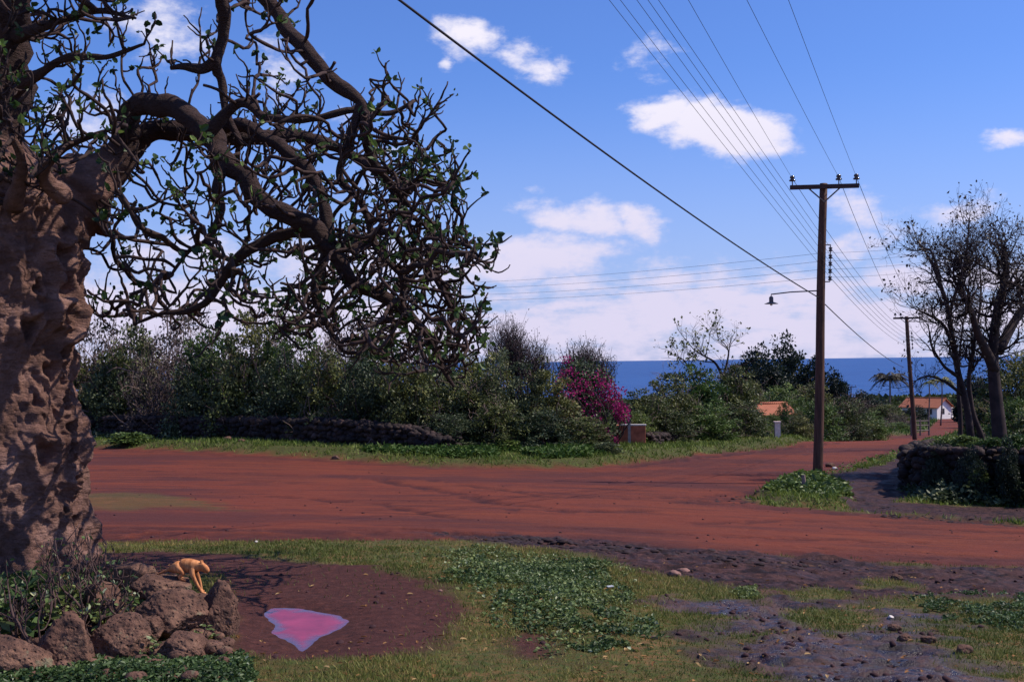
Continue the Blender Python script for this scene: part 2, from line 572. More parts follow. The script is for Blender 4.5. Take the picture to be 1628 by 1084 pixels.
def leaf_arrays(rng, P0, size, D=None, up=.5, asp=.5, fold=.12, v=None):
    """diamond leaves, one folded quad each. P0 (n,3), size (n,)"""
    n = len(P0)
    if D is None: D = unit(rng.normal(0, 1, (n, 3)))
    nrm = unit(rng.normal(0, 1, (n, 3)) * (1 - up) + np.array([0, 0, 1.]) * up)
    side = unit(np.cross(D, nrm))
    nn = np.cross(side, D)
    s = size[:, None]
    a = P0; tip = P0 + D * s
    m = P0 + D * s * .45 + nn * s * fold
    l_ = m + side * s * asp * .5; r_ = m - side * s * asp * .5
    V = np.stack([a, l_, tip, r_], 1).reshape(-1, 3)
    Q = np.arange(4 * n).reshape(n, 4)
    if v is None: v = rng.random(n)
    return V, Q, np.repeat(v, 4)


def leaf6_arrays(rng, P0, size, D=None, up=.5, asp=.6, v=None, curl=.15):
    """broader leaves: two folded halves"""
    n = len(P0)
    if D is None: D = unit(rng.normal(0, 1, (n, 3)))
    nrm = unit(rng.normal(0, 1, (n, 3)) * (1 - up) + np.array([0, 0, 1.]) * up)
    side = unit(np.cross(D, nrm)); nn = np.cross(side, D); s = size[:, None]
    a = P0; tip = P0 + D * s - nn * s * curl
    l1 = P0 + D * s * .3 + side * s * asp * .42 + nn * s * .10
    l2 = P0 + D * s * .72 + side * s * asp * .36 + nn * s * .03
    r1 = P0 + D * s * .3 - side * s * asp * .42 + nn * s * .10
    r2 = P0 + D * s * .72 - side * s * asp * .36 + nn * s * .03
    V = np.stack([a, l1, l2, tip, r2, r1], 1).reshape(-1, 3)
    b = np.arange(n)[:, None] * 6
    Q = np.concatenate([b + np.array([[0, 3, 2, 1]]), b + np.array([[0, 5, 4, 3]])])
    if v is None: v = rng.random(n)
    return V, Q, np.repeat(v, 6)


# ------------------------------------------------------------------ materials
def mat(name):
    m = bpy.data.materials.new(name)
    m.use_nodes = True
    t = m.node_tree
    t.nodes.clear()
    out = N(t, 'ShaderNodeOutputMaterial')
    p = N(t, 'ShaderNodeBsdfPrincipled')
    p.inputs['Roughness'].default_value = .8
    p.inputs['Specular IOR Level'].default_value = .25
    L(t, p.outputs[0], out.inputs[0])
    return m, t, p, out


def ramp(t, x, stops):
    r = t.nodes.new('ShaderNodeValToRGB')
    while len(r.color_ramp.elements) < len(stops):
        r.color_ramp.elements.new(.5)
    for e, (pos, c) in zip(r.color_ramp.elements, stops):
        e.position = pos; e.color = (*c, 1)
    L(t, x, r.inputs[0])
    return r.outputs[0]


def tnoise(t, scale, detail=4, rough=.55, coord='Object', stretch=None, rot=None):
    tcn = N(t, 'ShaderNodeTexCoord')
    n = N(t, 'ShaderNodeTexNoise', i_Scale=scale, i_Detail=detail, i_Roughness=rough)
    if stretch or rot:
        m = N(t, 'ShaderNodeMapping')
        if stretch: m.inputs['Scale'].default_value = stretch
        if rot: m.inputs['Rotation'].default_value = rot
        L(t, tcn.outputs[coord], m.inputs[0]); L(t, m.outputs[0], n.inputs['Vector'])
    else:
        L(t, tcn.outputs[coord], n.inputs['Vector'])
    return n.outputs[0]


def bump(t, p, h, strength, dist):
    b = N(t, 'ShaderNodeBump', i_Strength=strength, i_Distance=dist)
    L(t, h, b.inputs['Height'])
    L(t, b.outputs[0], p.inputs['Normal'])
    return b


def leaf_mat(name, stops, rough=.5, trans=.22, spec=.35):
    m, t, p, out = mat(name)
    at = N(t, 'ShaderNodeAttribute', attribute_name='v')
    c = ramp(t, at.outputs['Fac'], stops)
    oi = N(t, 'ShaderNodeObjectInfo')
    hs = N(t, 'ShaderNodeHueSaturation')
    L(t, c, hs.inputs['Color'])
    L(t, SS(t, oi.outputs['Random'], 0, 1, .72, 1.28), hs.inputs['Value'])
    L(t, SS(t, oi.outputs['Random'], 0, 1, .522, .472), hs.inputs['Hue'])
    c = hs.outputs[0]
    L(t, c, p.inputs['Base Color'])
    p.inputs['Roughness'].default_value = rough
    p.inputs['Specular IOR Level'].default_value = spec
    tr = N(t, 'ShaderNodeBsdfTranslucent')
    L(t, c, tr.inputs[0])
    ms = N(t, 'ShaderNodeMixShader', i_0=trans)
    L(t, p.outputs[0], ms.inputs[1]); L(t, tr.outputs[0], ms.inputs[2])
    L(t, ms.outputs[0], out.inputs[0])
    return m


def bark_mat(name, a, b, scale=6, stretch=(1, 1, .35), bs=.6, bd=.02, rough=.85):
    m, t, p, out = mat(name)
    n = tnoise(t, scale, 6, .65, 'Object', stretch)
    L(t, ramp(t, n, [(.3, a), (.7, b)]), p.inputs['Base Color'])
    p.inputs['Roughness'].default_value = rough
    bump(t, p, n, bs, bd)
    return m


def flat_mat(name, c, rough=.7, scale=8, var=.25, spec=.25, bs=.2):
    m, t, p, out = mat(name)
    n = tnoise(t, scale, 5, .6)
    a = tuple(x * (1 - var) for x in c); b = tuple(min(1, x * (1 + var)) for x in c)
    L(t, ramp(t, n, [(.3, a), (.7, b)]), p.inputs['Base Color'])
    p.inputs['Roughness'].default_value = rough
    p.inputs['Specular IOR Level'].default_value = spec
    bump(t, p, n, bs, .01)
    return m


# ------------------------------------------------------------------ ground sheet
gm, t, p, out = mat('earth_and_turf')
A = {k: N(t, 'ShaderNodeAttribute', attribute_name=k).outputs['Fac'] for k in ('road', 'mud', 'bare', 'lush', 'rut_shade', 'wet')}
nb = tnoise(t, .35, 5, .6)
nm = tnoise(t, 2.2, 6, .65)
nf = tnoise(t, 14, 6, .7)
nff = tnoise(t, 70, 3, .7)
streak = tnoise(t, 1.0, 6, .6, 'Object', (.22, 2.2, 1), (0, 0, R(-9)))
streak2 = tnoise(t, 1.0, 7, .65, 'Object', (.8, 7, 1), (0, 0, R(8)))
# red earth road
rc = ramp(t, streak, [(.34, (.085, .022, .020)), (.5, (.16, .038, .024)), (.66, (.23, .056, .026))])
rc = MIX(t, SS(t, streak2, .45, .62), rc, MIX(t, nf, (.07, .020, .020), (.27, .066, .034)))
rc = MIX(t, SS(t, nb, .40, .62, 0, .6), rc, (.21, .046, .026))
rc = MIX(t, SS(t, tnoise(t, .8, 5, .65, 'Object', (.35, 1.6, 1), (0, 0, R(20))), .52, .66, 0, .6), rc, (.075, .024, .026))
rc = MIX(t, SS(t, tnoise(t, 5, 5, .75, 'Object', (.6, 1.6, 1)), .50, .64, 0, .55), rc, (.10, .028, .024))
rc = MIX(t, SS(t, tnoise(t, 9, 4, .75), .56, .70, 0, .5), rc, (.27, .095, .06))
rc = MIX(t, SS(t, nff, .56, .74, 0, .3), rc, (.34, .14, .09))
rc = MIX(t, M2(t, 'MULTIPLY', A['rut_shade'], SS(t, nm, .3, .55, .45, 1)), rc, (.040, .014, .018))  # dark tone of the ruts, also the shade painted below the far bank
rc = MIX(t, SS(t, tnoise(t, .16, 5, .62, 'Object', (.8, 1.5, 1)), .47, .62, 0, .72), rc, (.080, .027, .030))
# dark damp mud
mc = ramp(t, nf, [(.32, (.014, .006, .008)), (.5, (.046, .020, .022)), (.7, (.13, .062, .060))])
mc = MIX(t, SS(t, nm, .50, .66, 0, .8), mc, (.095, .045, .048))
mc = MIX(t, SS(t, tnoise(t, 3.2, 5, .7, 'Object', (.6, 1.5, 1)), .52, .60, 0, .85), mc, (.012, .006, .009))
# trodden bare soil
bc = ramp(t, nf, [(.3, (.042, .016, .016)), (.55, (.085, .030, .028)), (.75, (.15, .055, .048))])
# turf soil between the blades
gc = ramp(t, nm, [(.3, (.075, .062, .024)), (.5, (.13, .095, .036)), (.68, (.24, .125, .06))])
gc = MIX(t, SS(t, nf, .42, .62), gc, (.07, .09, .025))
gc = MIX(t, SS(t, A['lush'], 0, 1, 0, .8), gc, MIX(t, SS(t, nf, .35, .65), (.030, .030, .014), (.10, .12, .03)))
col = MIX(t, A['road'], gc, rc)
col = MIX(t, A['bare'], col, bc)
col = MIX(t, A['mud'], col, mc)
L(t, MIX(t, 1.0, col, (.80, .79, .70), 'MULTIPLY'), p.inputs['Base Color'])
rg = M2(t, 'SUBTRACT', .92, M2(t, 'MULTIPLY', A['mud'], SS(t, nm, .35, .6, .35, .05)))
wet = A['wet']
rg = M2(t, 'SUBTRACT', rg, M2(t, 'MULTIPLY', wet, SS(t, nf, .42, .58, .45, .05)))
L(t, rg, p.inputs['Roughness'])
L(t, M2(t, 'ADD', .15, M2(t, 'MULTIPLY', wet, .22)), p.inputs['Specular IOR Level'])
hh = M2(t, 'ADD', M2(t, 'MULTIPLY', nf, 1.0), M2(t, 'MULTIPLY', nff, .35))
hh = M2(t, 'ADD', hh, M2(t, 'MULTIPLY', streak2, .6))
bump(t, p, hh, .75, .035)
GROUND = gm

ys = [-14, -8, -4, -1, 1, 2.5, 3.5, 4.2]
y_ = 4.2
while y_ < 1600:
    y_ += max(.018, min(.00055 * y_ * y_, .035 * y_))
    ys.append(y_)
ys = np.array(ys)
us = np.concatenate([np.linspace(-1.6, -.62, 22), np.linspace(-.6, .55, 760), np.linspace(.57, 1.6, 22)])
YY, UU = np.meshgrid(ys, us, indexing='ij')
XX = UU * (np.maximum(YY, 0) + 8)
gx, gy = XX.ravel(), YY.ravel()
mroad, mmud, mbare, mstrip, misl = masks(gx, gy)
gz = puddle_dip(gx, gy, Hs(gx, gy) + relief(gx, gy, mroad, mmud, mbare, mstrip, misl))
lush = np.clip(sstep(sdist(FARV, gx, gy), .2, -.6) * sstep(gy, 400, 100) + misl + sstep(gy, 24, 30) * (gx > 0), 0, 1)
lush = np.where(gy > 200, .6, lush)
roadc = mroad * (1 - mstrip)
nr, nc = YY.shape
idx = np.arange(nr * nc).reshape(nr, nc)
Q = np.stack([idx[:-1, :-1], idx[:-1, 1:], idx[1:, 1:], idx[1:, :-1]], -1).reshape(-1, 4)
fr = mroad[Q].mean(1) > .5
GV = np.stack([gx, gy, gz], 1)
mrut_shade = ruts_and_shade(gx, gy)
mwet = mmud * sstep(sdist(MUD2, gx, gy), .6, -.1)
gat = {'wet': mwet, 'rut_shade': mrut_shade, 'road': roadc, 'mud': mmud, 'bare': mbare, 'lush': lush}


def submesh(name, sel):
    q = Q[sel]
    used, inv = np.unique(q, return_inverse=True)
    return mesh_raw(name, GV[used], [inv.reshape(q.shape)], {k: a[used] for k, a in gat.items()}, True, [GROUND])


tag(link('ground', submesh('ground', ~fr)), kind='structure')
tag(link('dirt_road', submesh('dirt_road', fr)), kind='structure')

# puddle
pm, t, p, out = mat('muddy_water')
n = tnoise(t, 4, 5, .65)
ed = N(t, 'ShaderNodeAttribute', attribute_name='murk').outputs['Fac']
L(t, MIX(t, ed, (.05, .025, .045), ramp(t, n, [(.35, (.20, .014, .045)), (.65, (.34, .032, .080))])), p.inputs['Base Color'])
L(t, SS(t, ed, 0, 1, .10, .35), p.inputs['Roughness'])
p.inputs['Specular IOR Level'].default_value = .5
bump(t, p, tnoise(t, 30, 4, .6), .12, .01)
pc = PUDDLE.mean(0)
lo, hi = PUDDLE.min(0) - .18, PUDDLE.max(0) + .18
k = 110
xx, yy = np.meshgrid(np.linspace(lo[0], hi[0], k), np.linspace(lo[1], hi[1], k), indexing='ij')
xx, yy = xx.ravel(), yy.ravel()
mk = sstep(-(sdist(PUDDLE, xx, yy) + .11 * fbm2(xx * 5, yy * 5, 4, 91, .65)), .02, .17)
ii = np.arange(k * k).reshape(k, k)
Qp = np.stack([ii[:-1, :-1], ii[1:, :-1], ii[1:, 1:], ii[:-1, 1:]], -1).reshape(-1, 4)
tag(link('puddle', mesh_raw('puddle', np.stack([xx, yy, np.full(k * k, PUD_Z + .004)], 1), [Qp], {'murk': mk}, True, [pm])), kind='structure')

# sea
sm, t, p, out = mat('sea_water')
sw = tnoise(t, .012, 9, .75, 'Object', (1, 1.6, 1))
L(t, ramp(t, sw, [(.30, (.005, .038, .16)), (.70, (.018, .090, .28))]), p.inputs['Base Color'])
p.inputs['Roughness'].default_value = .45
p.inputs['Specular IOR Level'].default_value = .3
bump(t, p, tnoise(t, .25, 5, .6, 'Object', (1, 2, 1)), 1.0, .6)
SEA_Z = -24.0
V = np.array([[-60000, 500, SEA_Z], [60000, 500, SEA_Z], [60000, 90000, SEA_Z], [-60000, 90000, SEA_Z]])
tag(link('sea', mesh_raw('sea', V, [[[0, 1, 2, 3]]], mats=[sm])), kind='structure')

# ------------------------------------------------------------------ the old tree on the left
TD = 10.0                                     # how far the trunk stands
bark, t, p, out = mat('old_bark')
n1 = tnoise(t, 3.0, 7, .68, 'Object', (1, 1, 1.5))
n2 = tnoise(t, 11, 6, .7, 'Object', (1, 1, 2.6))
n3 = tnoise(t, 40, 4, .6)
c = ramp(t, n1, [(.30, (.11, .055, .042)), (.5, (.235, .125, .098)), (.68, (.40, .23, .185))])
c = MIX(t, SS(t, n2, .48, .64, 0, .6), c, (.15, .078, .056))
c = MIX(t, SS(t, tnoise(t, 26, 5, .75, 'Object', (1, 1, 2)), .58, .68, 0, .6), c, (.09, .046, .036))
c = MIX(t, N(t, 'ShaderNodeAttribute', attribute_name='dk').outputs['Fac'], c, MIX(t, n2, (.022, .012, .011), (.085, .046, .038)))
L(t, c, p.inputs['Base Color'])
p.inputs['Roughness'].default_value = .85
bump(t, p, M2(t, 'ADD', M2(t, 'MULTIPLY', n2, 1.5), M2(t, 'MULTIPLY', n3, .4)), 1.0, .05)
limb_m = bark_mat('limb_bark', (.016, .009, .008), (.070, .038, .032), 7, (1, 1, 1), .9, .03)
twig_m = bark_mat('twig_bark', (.014, .008, .008), (.065, .037, .032), 9, (1, 1, 1), .6, .01)
fig_leaf = leaf_mat('fig_leaf', [(0, (.030, .055, .016)), (.5, (.07, .115, .028)), (.85, (.14, .20, .045)), (1, (.26, .32, .07))], .5, .35)


def trunk_mesh():
    rows, cols = 330, 260
    zb = G(60, 915)[2] - .25
    # (photo y, photo x of the right edge)
    edge = [(960, 205), (915, 172), (890, 160), (860, 152), (800, 149), (740, 147), (700, 146), (650, 137), (600, 129), (560, 126), (520, 134), (490, 138), (450, 133), (400, 134),
            (360, 124), (330, 122), (300, 118), (270, 100)]
    ez = np.array([P(x, y, TD)[2] for y, x in edge]); ex = np.array([P(x, y, TD)[0] for y, x in edge])
    zs = np.linspace(zb, ez.max() + .22, rows)
    xr = np.interp(zs, ez, ex)
    h = (zs - zb)
    rad = .68 + .24 * np.exp(-h / .30) - .04 * sstep(h, 2.2, 3.6)
    cx = xr - rad
    th = np.linspace(0, 2 * PI, cols, endpoint=False)
    ZZ, TT = np.meshgrid(zs, th, indexing='ij')
    RR = np.repeat(rad[:, None], cols, 1)
    q = np.stack([np.cos(TT) * 1.0, np.sin(TT) * 1.0, ZZ * 1.0], -1).reshape(-1, 3)
    big = fbm(q * np.array([1.5, 1.5, 1.2]), 3, 3).reshape(rows, cols)
    flute = np.sin(TT * 5 + 1.2 + .6 * ZZ) * .05 * np.exp(-(ZZ - zb) / .9)
    w = fbm(q * np.array([2.2, 2.2, 15]) + fbm(q * 3, 2, 8)[:, None] * .9, 4, 11, .6).reshape(rows, cols)
    fine = fbm(q * 9, 4, 19, .65).reshape(rows, cols)
    lump = np.clip(fbm(q * 4.2, 3, 27).reshape(rows, cols) - .05, 0, 1)
    lowk = np.exp(-np.maximum(ZZ - zb - .25, 0) / .30)
    RR = RR + .10 * big + flute + .030 * w + .05 * fine + .12 * lump + lowk * .14 * np.clip(fbm(q * 5.5, 3, 71).reshape(rows, cols), -.3, 1)
    # knots and holes: (px, py, rim radius in m, hole depth, lump height)
    for (px, py, r0, dep, ht) in [(88, 405, .13, .20, .07), (110, 452, .14, .22, .03), (118, 497, .12, -.05, .10), (75, 592, .09, .15, .04), (92, 637, .05, .10, .03), (104, 606, .045, .1, .02),
                                  (112, 683, .06, .13, .04), (102, 716, .05, .10, .03), (70, 725, .12, .07, .08), (118, 770, .06, .09, .04), (132, 837, .06, .14, .03), (125, 857, .035, .08, .02),
                                  (50, 520, .10, .08, .06), (60, 455, .06, .06, .05), (122, 560, .06, .10, .05), (100, 530, .05, .09, .02), (84, 660, .05, .06, .03), (128, 735, .04, .07, .03),
                                  (95, 820, .05, .06, .05), (128, 650, .04, .07, .02), (60, 640, .07, .07, .04), (140, 300, .05, .05, .03), (100, 360, .05, .05, .03), (110, 790, .03, .05, .02)]:
        z0 = P(px, py, TD - .5)[2]; x0 = P(px, py, TD - .55)[0]
        i = int(np.argmin(abs(zs - z0)))
        cc = np.clip((x0 - cx[i]) / rad[i], -.97, .97)
        t0 = -math.acos(cc)
        dt = (TT - t0 + PI) % (2 * PI) - PI
        wob = 1 + .25 * np.sin(3 * np.arctan2((ZZ - z0), dt) + px)
        dd = np.sqrt((dt * rad[i]) ** 2 + ((ZZ - z0) * .85) ** 2) / (r0 * wob)
        RR = RR + ht * np.exp(-((dd - 1.15) / .42) ** 2) - dep * np.exp(-(dd / .62) ** 4)
    RR = RR - .09
    RR = RR * (1 - .55 * sstep(ZZ, zs[-1] - .42, zs[-1]) ** 2)
    X = cx[:, None] + RR * np.cos(TT)
    Y = TD + RR * np.sin(TT) * .95
    V = np.stack([X, Y, ZZ], -1).reshape(-1, 3)
    idx = np.arange(rows * cols).reshape(rows, cols)
    nx = np.roll(idx, -1, 1)
    Q = np.stack([idx[:-1], nx[:-1], nx[1:], idx[1:]], -1).reshape(-1, 4)
    top = len(V)
    V = np.concatenate([V, [[cx[-1], TD, zs[-1] + .1]]])
    T = np.stack([idx[-1], nx[-1], np.full(cols, top)], -1)
    return mesh_raw('trunk', V, [Q, T], smooth=True, mats=[bark])


root = empty('old_tree', (G(20, 915)[0], TD, G(20, 915)[2]), 'huge old tree at the left edge with knotted trunk and drooping tangled limbs', 'tree')
root_inv = Matrix.Translation(-root.location)


def under(name, me, parent=root, r=None):
    o = link(name, me, parent)
    o.matrix_parent_inverse = Matrix.Identity(4)
    o.location = -Vector(parent.location if r is None else r)
    return o


under('trunk', trunk_mesh())

# main limbs: photo x, y, depth (m), radius (m)
LIMBS = [
    [(40, 380, 10.2, .50), (85, 330, 10.25, .42), (125, 300, 10.3, .30), (160, 275, 10.35, .235), (184, 245, 10.35, .20), (191, 215, 10.3, .185), (203, 183, 10.25, .175), (230, 164, 10.15, .17), (265, 164, 10.0, .165),
     (300, 183, 9.8, .16), (330, 215, 9.6, .155), (358, 250, 9.4, .15), (392, 285, 9.3, .145), (432, 315, 9.3, .14), (475, 348, 9.2, .135), (508, 385, 9.2, .125), (538, 425, 9.2, .11),
     (575, 455, 9.3, .095), (615, 478, 9.3, .085), (655, 510, 9.4, .07), (688, 548, 9.4, .055), (705, 582, 9.4, .04), (722, 615, 9.4, .02)],
    [(110, 330, 10.4, .33), (150, 285, 10.5, .25), (195, 245, 10.6, .20), (230, 215, 10.6, .17), (265, 208, 10.6, .16), (320, 212, 10.5, .15), (375, 220, 10.6, .13), (430, 214, 10.7, .12), (485, 218, 10.8, .10),
     (540, 236, 10.8, .085), (585, 262, 10.8, .07), (625, 300, 10.8, .055), (650, 340, 10.8, .045), (690, 365, 10.8, .03)],
    [(20, 380, 10.2, .5), (5, 300, 10.3, .36), (-12, 200, 10.3, .31), (-10, 90, 10.2, .28), (20, -20, 10.0, .24), (90, -110, 9.8, .20), (190, -165, 9.5, .17), (290, -130, 9.3, .14), (360, -70, 9.2, .125), (405, -15, 9.1, .115),
     (440, 32, 9.1, .11), (478, 68, 9.0, .105), (515, 108, 9.0, .10), (548, 142, 9.0, .09), (572, 165, 9.0, .08), (580, 200, 9.0, .07), (590, 245, 9.1, .06), (620, 290, 9.2, .05), (650, 330, 9.3, .035)],
    [(300, -125, 9.4, .11), (345, -60, 9.6, .10), (353, 10, 9.7, .09), (351, 60, 9.8, .085), (342, 98, 9.8, .09), (352, 130, 9.9, .07), (360, 180, 9.9, .06), (385, 230, 9.9, .05)],
    [(342, 98, 9.8, .08), (322, 110, 9.8, .065), (295, 105, 9.7, .055), (272, 108, 9.7, .03)],
    [(500, 365, 9.3, .10), (455, 372, 9.4, .09), (420, 385, 9.5, .085), (385, 405, 9.5, .08), (355, 440, 9.6, .075), (330, 478, 9.6, .06), (295, 495, 9.7, .05), (255, 500, 9.7, .03), (215, 515, 9.8, .015)],
    [(330, 212, 10.5, .12), (380, 200, 10.3, .10), (440, 235, 10.1, .10), (500, 290, 9.9, .09), (520, 350, 9.8, .09), (515, 410, 9.8, .08), (500, 460, 9.8, .06), (515, 510, 9.8, .045), (545, 560, 9.8, .025)],
    [(572, 165, 9.0, .07), (560, 220, 9.0, .06), (540, 280, 9.0, .055), (580, 330, 8.9, .05), (600, 400, 8.9, .045), (635, 440, 8.9, .035), (640, 480, 9, .02)],
    [(360, 250, 9.4, .10), (340, 300, 9.2, .07), (350, 340, 9.1, .06), (330, 380, 9.0, .045), (300, 400, 9, .03), (270, 440, 9, .02)],
    [(640, 335, 10.6, .05), (665, 385, 10.4, .045), (705, 392, 10.2, .035), (735, 365, 10, .02)],
    [(508, 385, 9.2, .09), (560, 395, 9.4, .07), (610, 370, 9.5, .055), (650, 395, 9.6, .05), (690, 440, 9.6, .04), (720, 490, 9.6, .03), (760, 520, 9.6, .015)],
    [(330, 215, 9.4, .10), (380, 165, 9.3, .07), (430, 185, 9.2, .06), (490, 190, 9.1, .05), (560, 175, 9.1, .05), (620, 180, 9.2, .04), (660, 160, 9.2, .02)],
    [(20, 330, 9.5, .14), (30, 260, 9.1, .07), (18, 200, 8.9, .045), (5, 150, 8.8, .03)],
    [(100, 310, 9.6, .14), (70, 275, 9.3, .10), (95, 240, 9.1, .06), (150, 215, 9.0, .035), (200, 200, 9.0, .015)],
    [(10, 150, 10.2, .16), (60, 120, 9.9, .08), (110, 90, 9.7, .06), (170, 90, 9.6, .045), (230, 70, 9.5, .02)],
    [(15, 60, 10.1, .14), (80, 40, 9.6, .06), (150, 20, 9.4, .045), (215, 30, 9.3, .02)],
]
rng = np.random.default_rng(7)


def smooth_path(pts, k=4):
    """Catmull-Rom"""
    pts = np.asarray(pts, float)
    e = np.concatenate([[2 * pts[0] - pts[1]], pts, [2 * pts[-1] - pts[-2]]])
    out = []
    for i in range(1, len(e) - 2):
        for s in np.arange(k) / k:
            out.append(.5 * ((2 * e[i]) + (-e[i - 1] + e[i + 1]) * s + (2 * e[i - 1] - 5 * e[i] + 4 * e[i + 1] - e[i + 2]) * s * s + (-e[i - 1] + 3 * e[i] - 3 * e[i + 1] + e[i + 2]) * s ** 3))
    out.append(pts[-1])
    return np.array(out)


nodes, nrad, seeds = [], [], []
for li, limb in enumerate(LIMBS):
    w = np.array([[*P(a, b, d), r * (1 - .45 * float(sstep(np.array(r), .30, .15)))] for a, b, d, r in limb])
    s = smooth_path(w, 9)
    sp, sr = s[:, :3].copy(), s[:, 3].copy()
    seg = np.linalg.norm(np.diff(sp, axis=0), axis=1).sum()
    wig = fbm(sp * 2.6 + li * 9, 3, 5 + li)[:, None] * np.array([1, .6, 1.]) * .09
    wig *= sstep(np.arange(len(sp)), 0, 8)[:, None]
    sp += wig * np.minimum(1, sr / .08)[:, None]
    sides = 20
    V, Q, T = tube_arrays([(sp, sr)], sides)
    cen = np.concatenate([np.repeat(sp, sides, 0), sp[[0, -1]]])
    rr = np.concatenate([np.repeat(sr, sides), sr[[0, -1]]])
    off = V - cen
    dsp = 1 + .34 * fbm(V * 7, 3, 60 + li) + .30 * np.clip(fbm(V * 4.5, 2, 80 + li), 0, 1)
    V = cen + off * dsp[:, None]
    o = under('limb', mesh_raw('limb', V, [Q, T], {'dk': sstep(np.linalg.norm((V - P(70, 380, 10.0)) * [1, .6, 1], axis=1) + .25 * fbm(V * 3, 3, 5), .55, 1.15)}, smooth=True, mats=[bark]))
    nodes.append(sp[::2]); nrad.append(sr[::2])
nodes = np.concatenate(nodes); nrad = np.concatenate(nrad)

# space colonisation through the crown volume
CROWN = [([(330, 190), (400, 150), (470, 160), (530, 170), (600, 118), (680, 135), (700, 200), (735, 255), (735, 320), (745, 350), (770, 395), (765, 470), (765, 520), (755, 590), (700, 600), (620, 590), (560, 570),
           (500, 540), (430, 450), (350, 330), (300, 230)], 1080),
         ([(150, 330), (220, 230), (300, 230), (420, 430), (500, 540), (480, 560), (400, 525), (300, 525), (150, 540)], 470),
         ([(-160, -140), (260, -140), (245, 60), (200, 110), (140, 150), (110, 300), (0, 330), (-160, 330)], 300),
         ([(250, -120), (470, -120), (570, 140), (400, 190), (330, 190), (255, 150), (215, 110)], 110),
         ([(60, 190), (170, 180), (180, 240), (140, 290), (60, 300)], 40)]
att = []
for poly, cnt in CROWN:
    poly = np.array(poly, float)
    lo, hi = poly.min(0), poly.max(0)
    got = 0
    while got < cnt:
        q = lo + rng.random((cnt * 2, 2)) * (hi - lo)
        q = q[sdist(poly, q[:, 0], q[:, 1]) < 0][:cnt - got]
        for a, b in q:
            att.append(P(a, b, rng.uniform(8.1, 11.6)))
        got += len(q)
att = np.array(att)
# keep a loose lane where the sun reaches the trunk, as it does in the photograph
_s = np.array(sv)
tt_ = (att[:, 0] + 3.9) / _s[0]
hy, hz = att[:, 1] - _s[1] * tt_, att[:, 2] - _s[2] * tt_
lane = (hy > 8.5) & (hy < 10.0) & (hz > -1.9) & (hz < 1.5)
att = att[~lane | (rng.random(len(att)) < .10)]


def in_lane(q):
    tt = (q[0] + 3.9) / _s[0]
    a_, b_ = q[1] - _s[1] * tt, q[2] - _s[2] * tt
    return tt > 0 and 8.6 < a_ < 10.0 and -1.9 < b_ < 1.5



vd = fbm(att * 1.05, 2, 33)
att = att[(vd > -.12) | (rng.random(len(att)) < .35)]
nP = list(nodes); nPar = [-1] * len(nodes); nBase = list(nrad)
NP = np.array(nP)
near = np.full(len(att), 1e9); ni = np.zeros(len(att), int)
for s in range(0, len(NP), 200):
    d = np.linalg.norm(att[:, None] - NP[None, s:s + 200], axis=2)
    j = d.argmin(1); dm = d[np.arange(len(att)), j]
    u = dm < near
    near[u] = dm[u]; ni[u] = j[u] + s
STEP, KILL = .13, .19
alive = near > KILL
for it in range(70):
    if not alive.any(): break
    acc = {}
    ids = ni[alive]; dirs = unit(att[alive] - NP[ni[alive]])
    sel = near[alive] < 1.8
    if not sel.any(): break
    for i, d in zip(ids[sel], dirs[sel]):
        acc[i] = acc.get(i, 0) + d
    new = []
    for i, d in acc.items():
        d = d / (np.linalg.norm(d) + 1e-9) + rng.normal(0, .32, 3)
        new.append((i, NP[i] + unit(d) * STEP))
    base = len(NP)
    newp = np.array([q for _, q in new])
    NP = np.concatenate([NP, newp])
    nPar += [i for i, _ in new]
    d = np.linalg.norm(att[:, None] - newp[None], axis=2)
    j = d.argmin(1); dm = d[np.arange(len(att)), j]
    u = dm < near
    near[u] = dm[u]; ni[u] = j[u] + base
    alive &= near > KILL
n0 = len(nodes)
kids = {}
for i in range(n0, len(NP)): kids.setdefault(nPar[i], []).append(i)
wt = np.zeros(len(NP))
for i in range(len(NP) - 1, n0 - 1, -1):
    if i not in kids: wt[i] = 1
    if nPar[i] >= n0: wt[nPar[i]] += wt[i]
rad = .0105 * np.maximum(wt, 1) ** .46 + .001
paths = []
stack = [(a, b) for a in range(n0) for b in kids.get(a, [])]
tips = []
while stack:
    a, b = stack.pop()
    path = [NP[a], NP[b]]; rr = [rad[b], rad[b]]
    cur = b
    while cur in kids:
        ks = sorted(kids[cur], key=lambda k: -wt[k])
        for k in ks[1:]: stack.append((cur, k))
        cur = ks[0]
        path.append(NP[cur]); rr.append(rad[cur])
    tips.append((NP[cur], unit(NP[cur] - path[-2])))
    if len(path) < 3: path.insert(1, (path[0] + path[1]) / 2 + rng.normal(0, .01, 3)); rr.insert(1, rr[0])
    s = smooth_path(np.column_stack([np.array(path), rr]), 2)
    kn = 1 + .35 * rng.random(len(s))
    paths.append((s[:, :3], s[:, 3] * kn))
V, Q, T = tube_arrays(paths, 6)
under('branches', mesh_raw('branches', V, [Q, T], smooth=True, mats=[limb_m]))
# curled, forked twigs
tw, ends = [], []


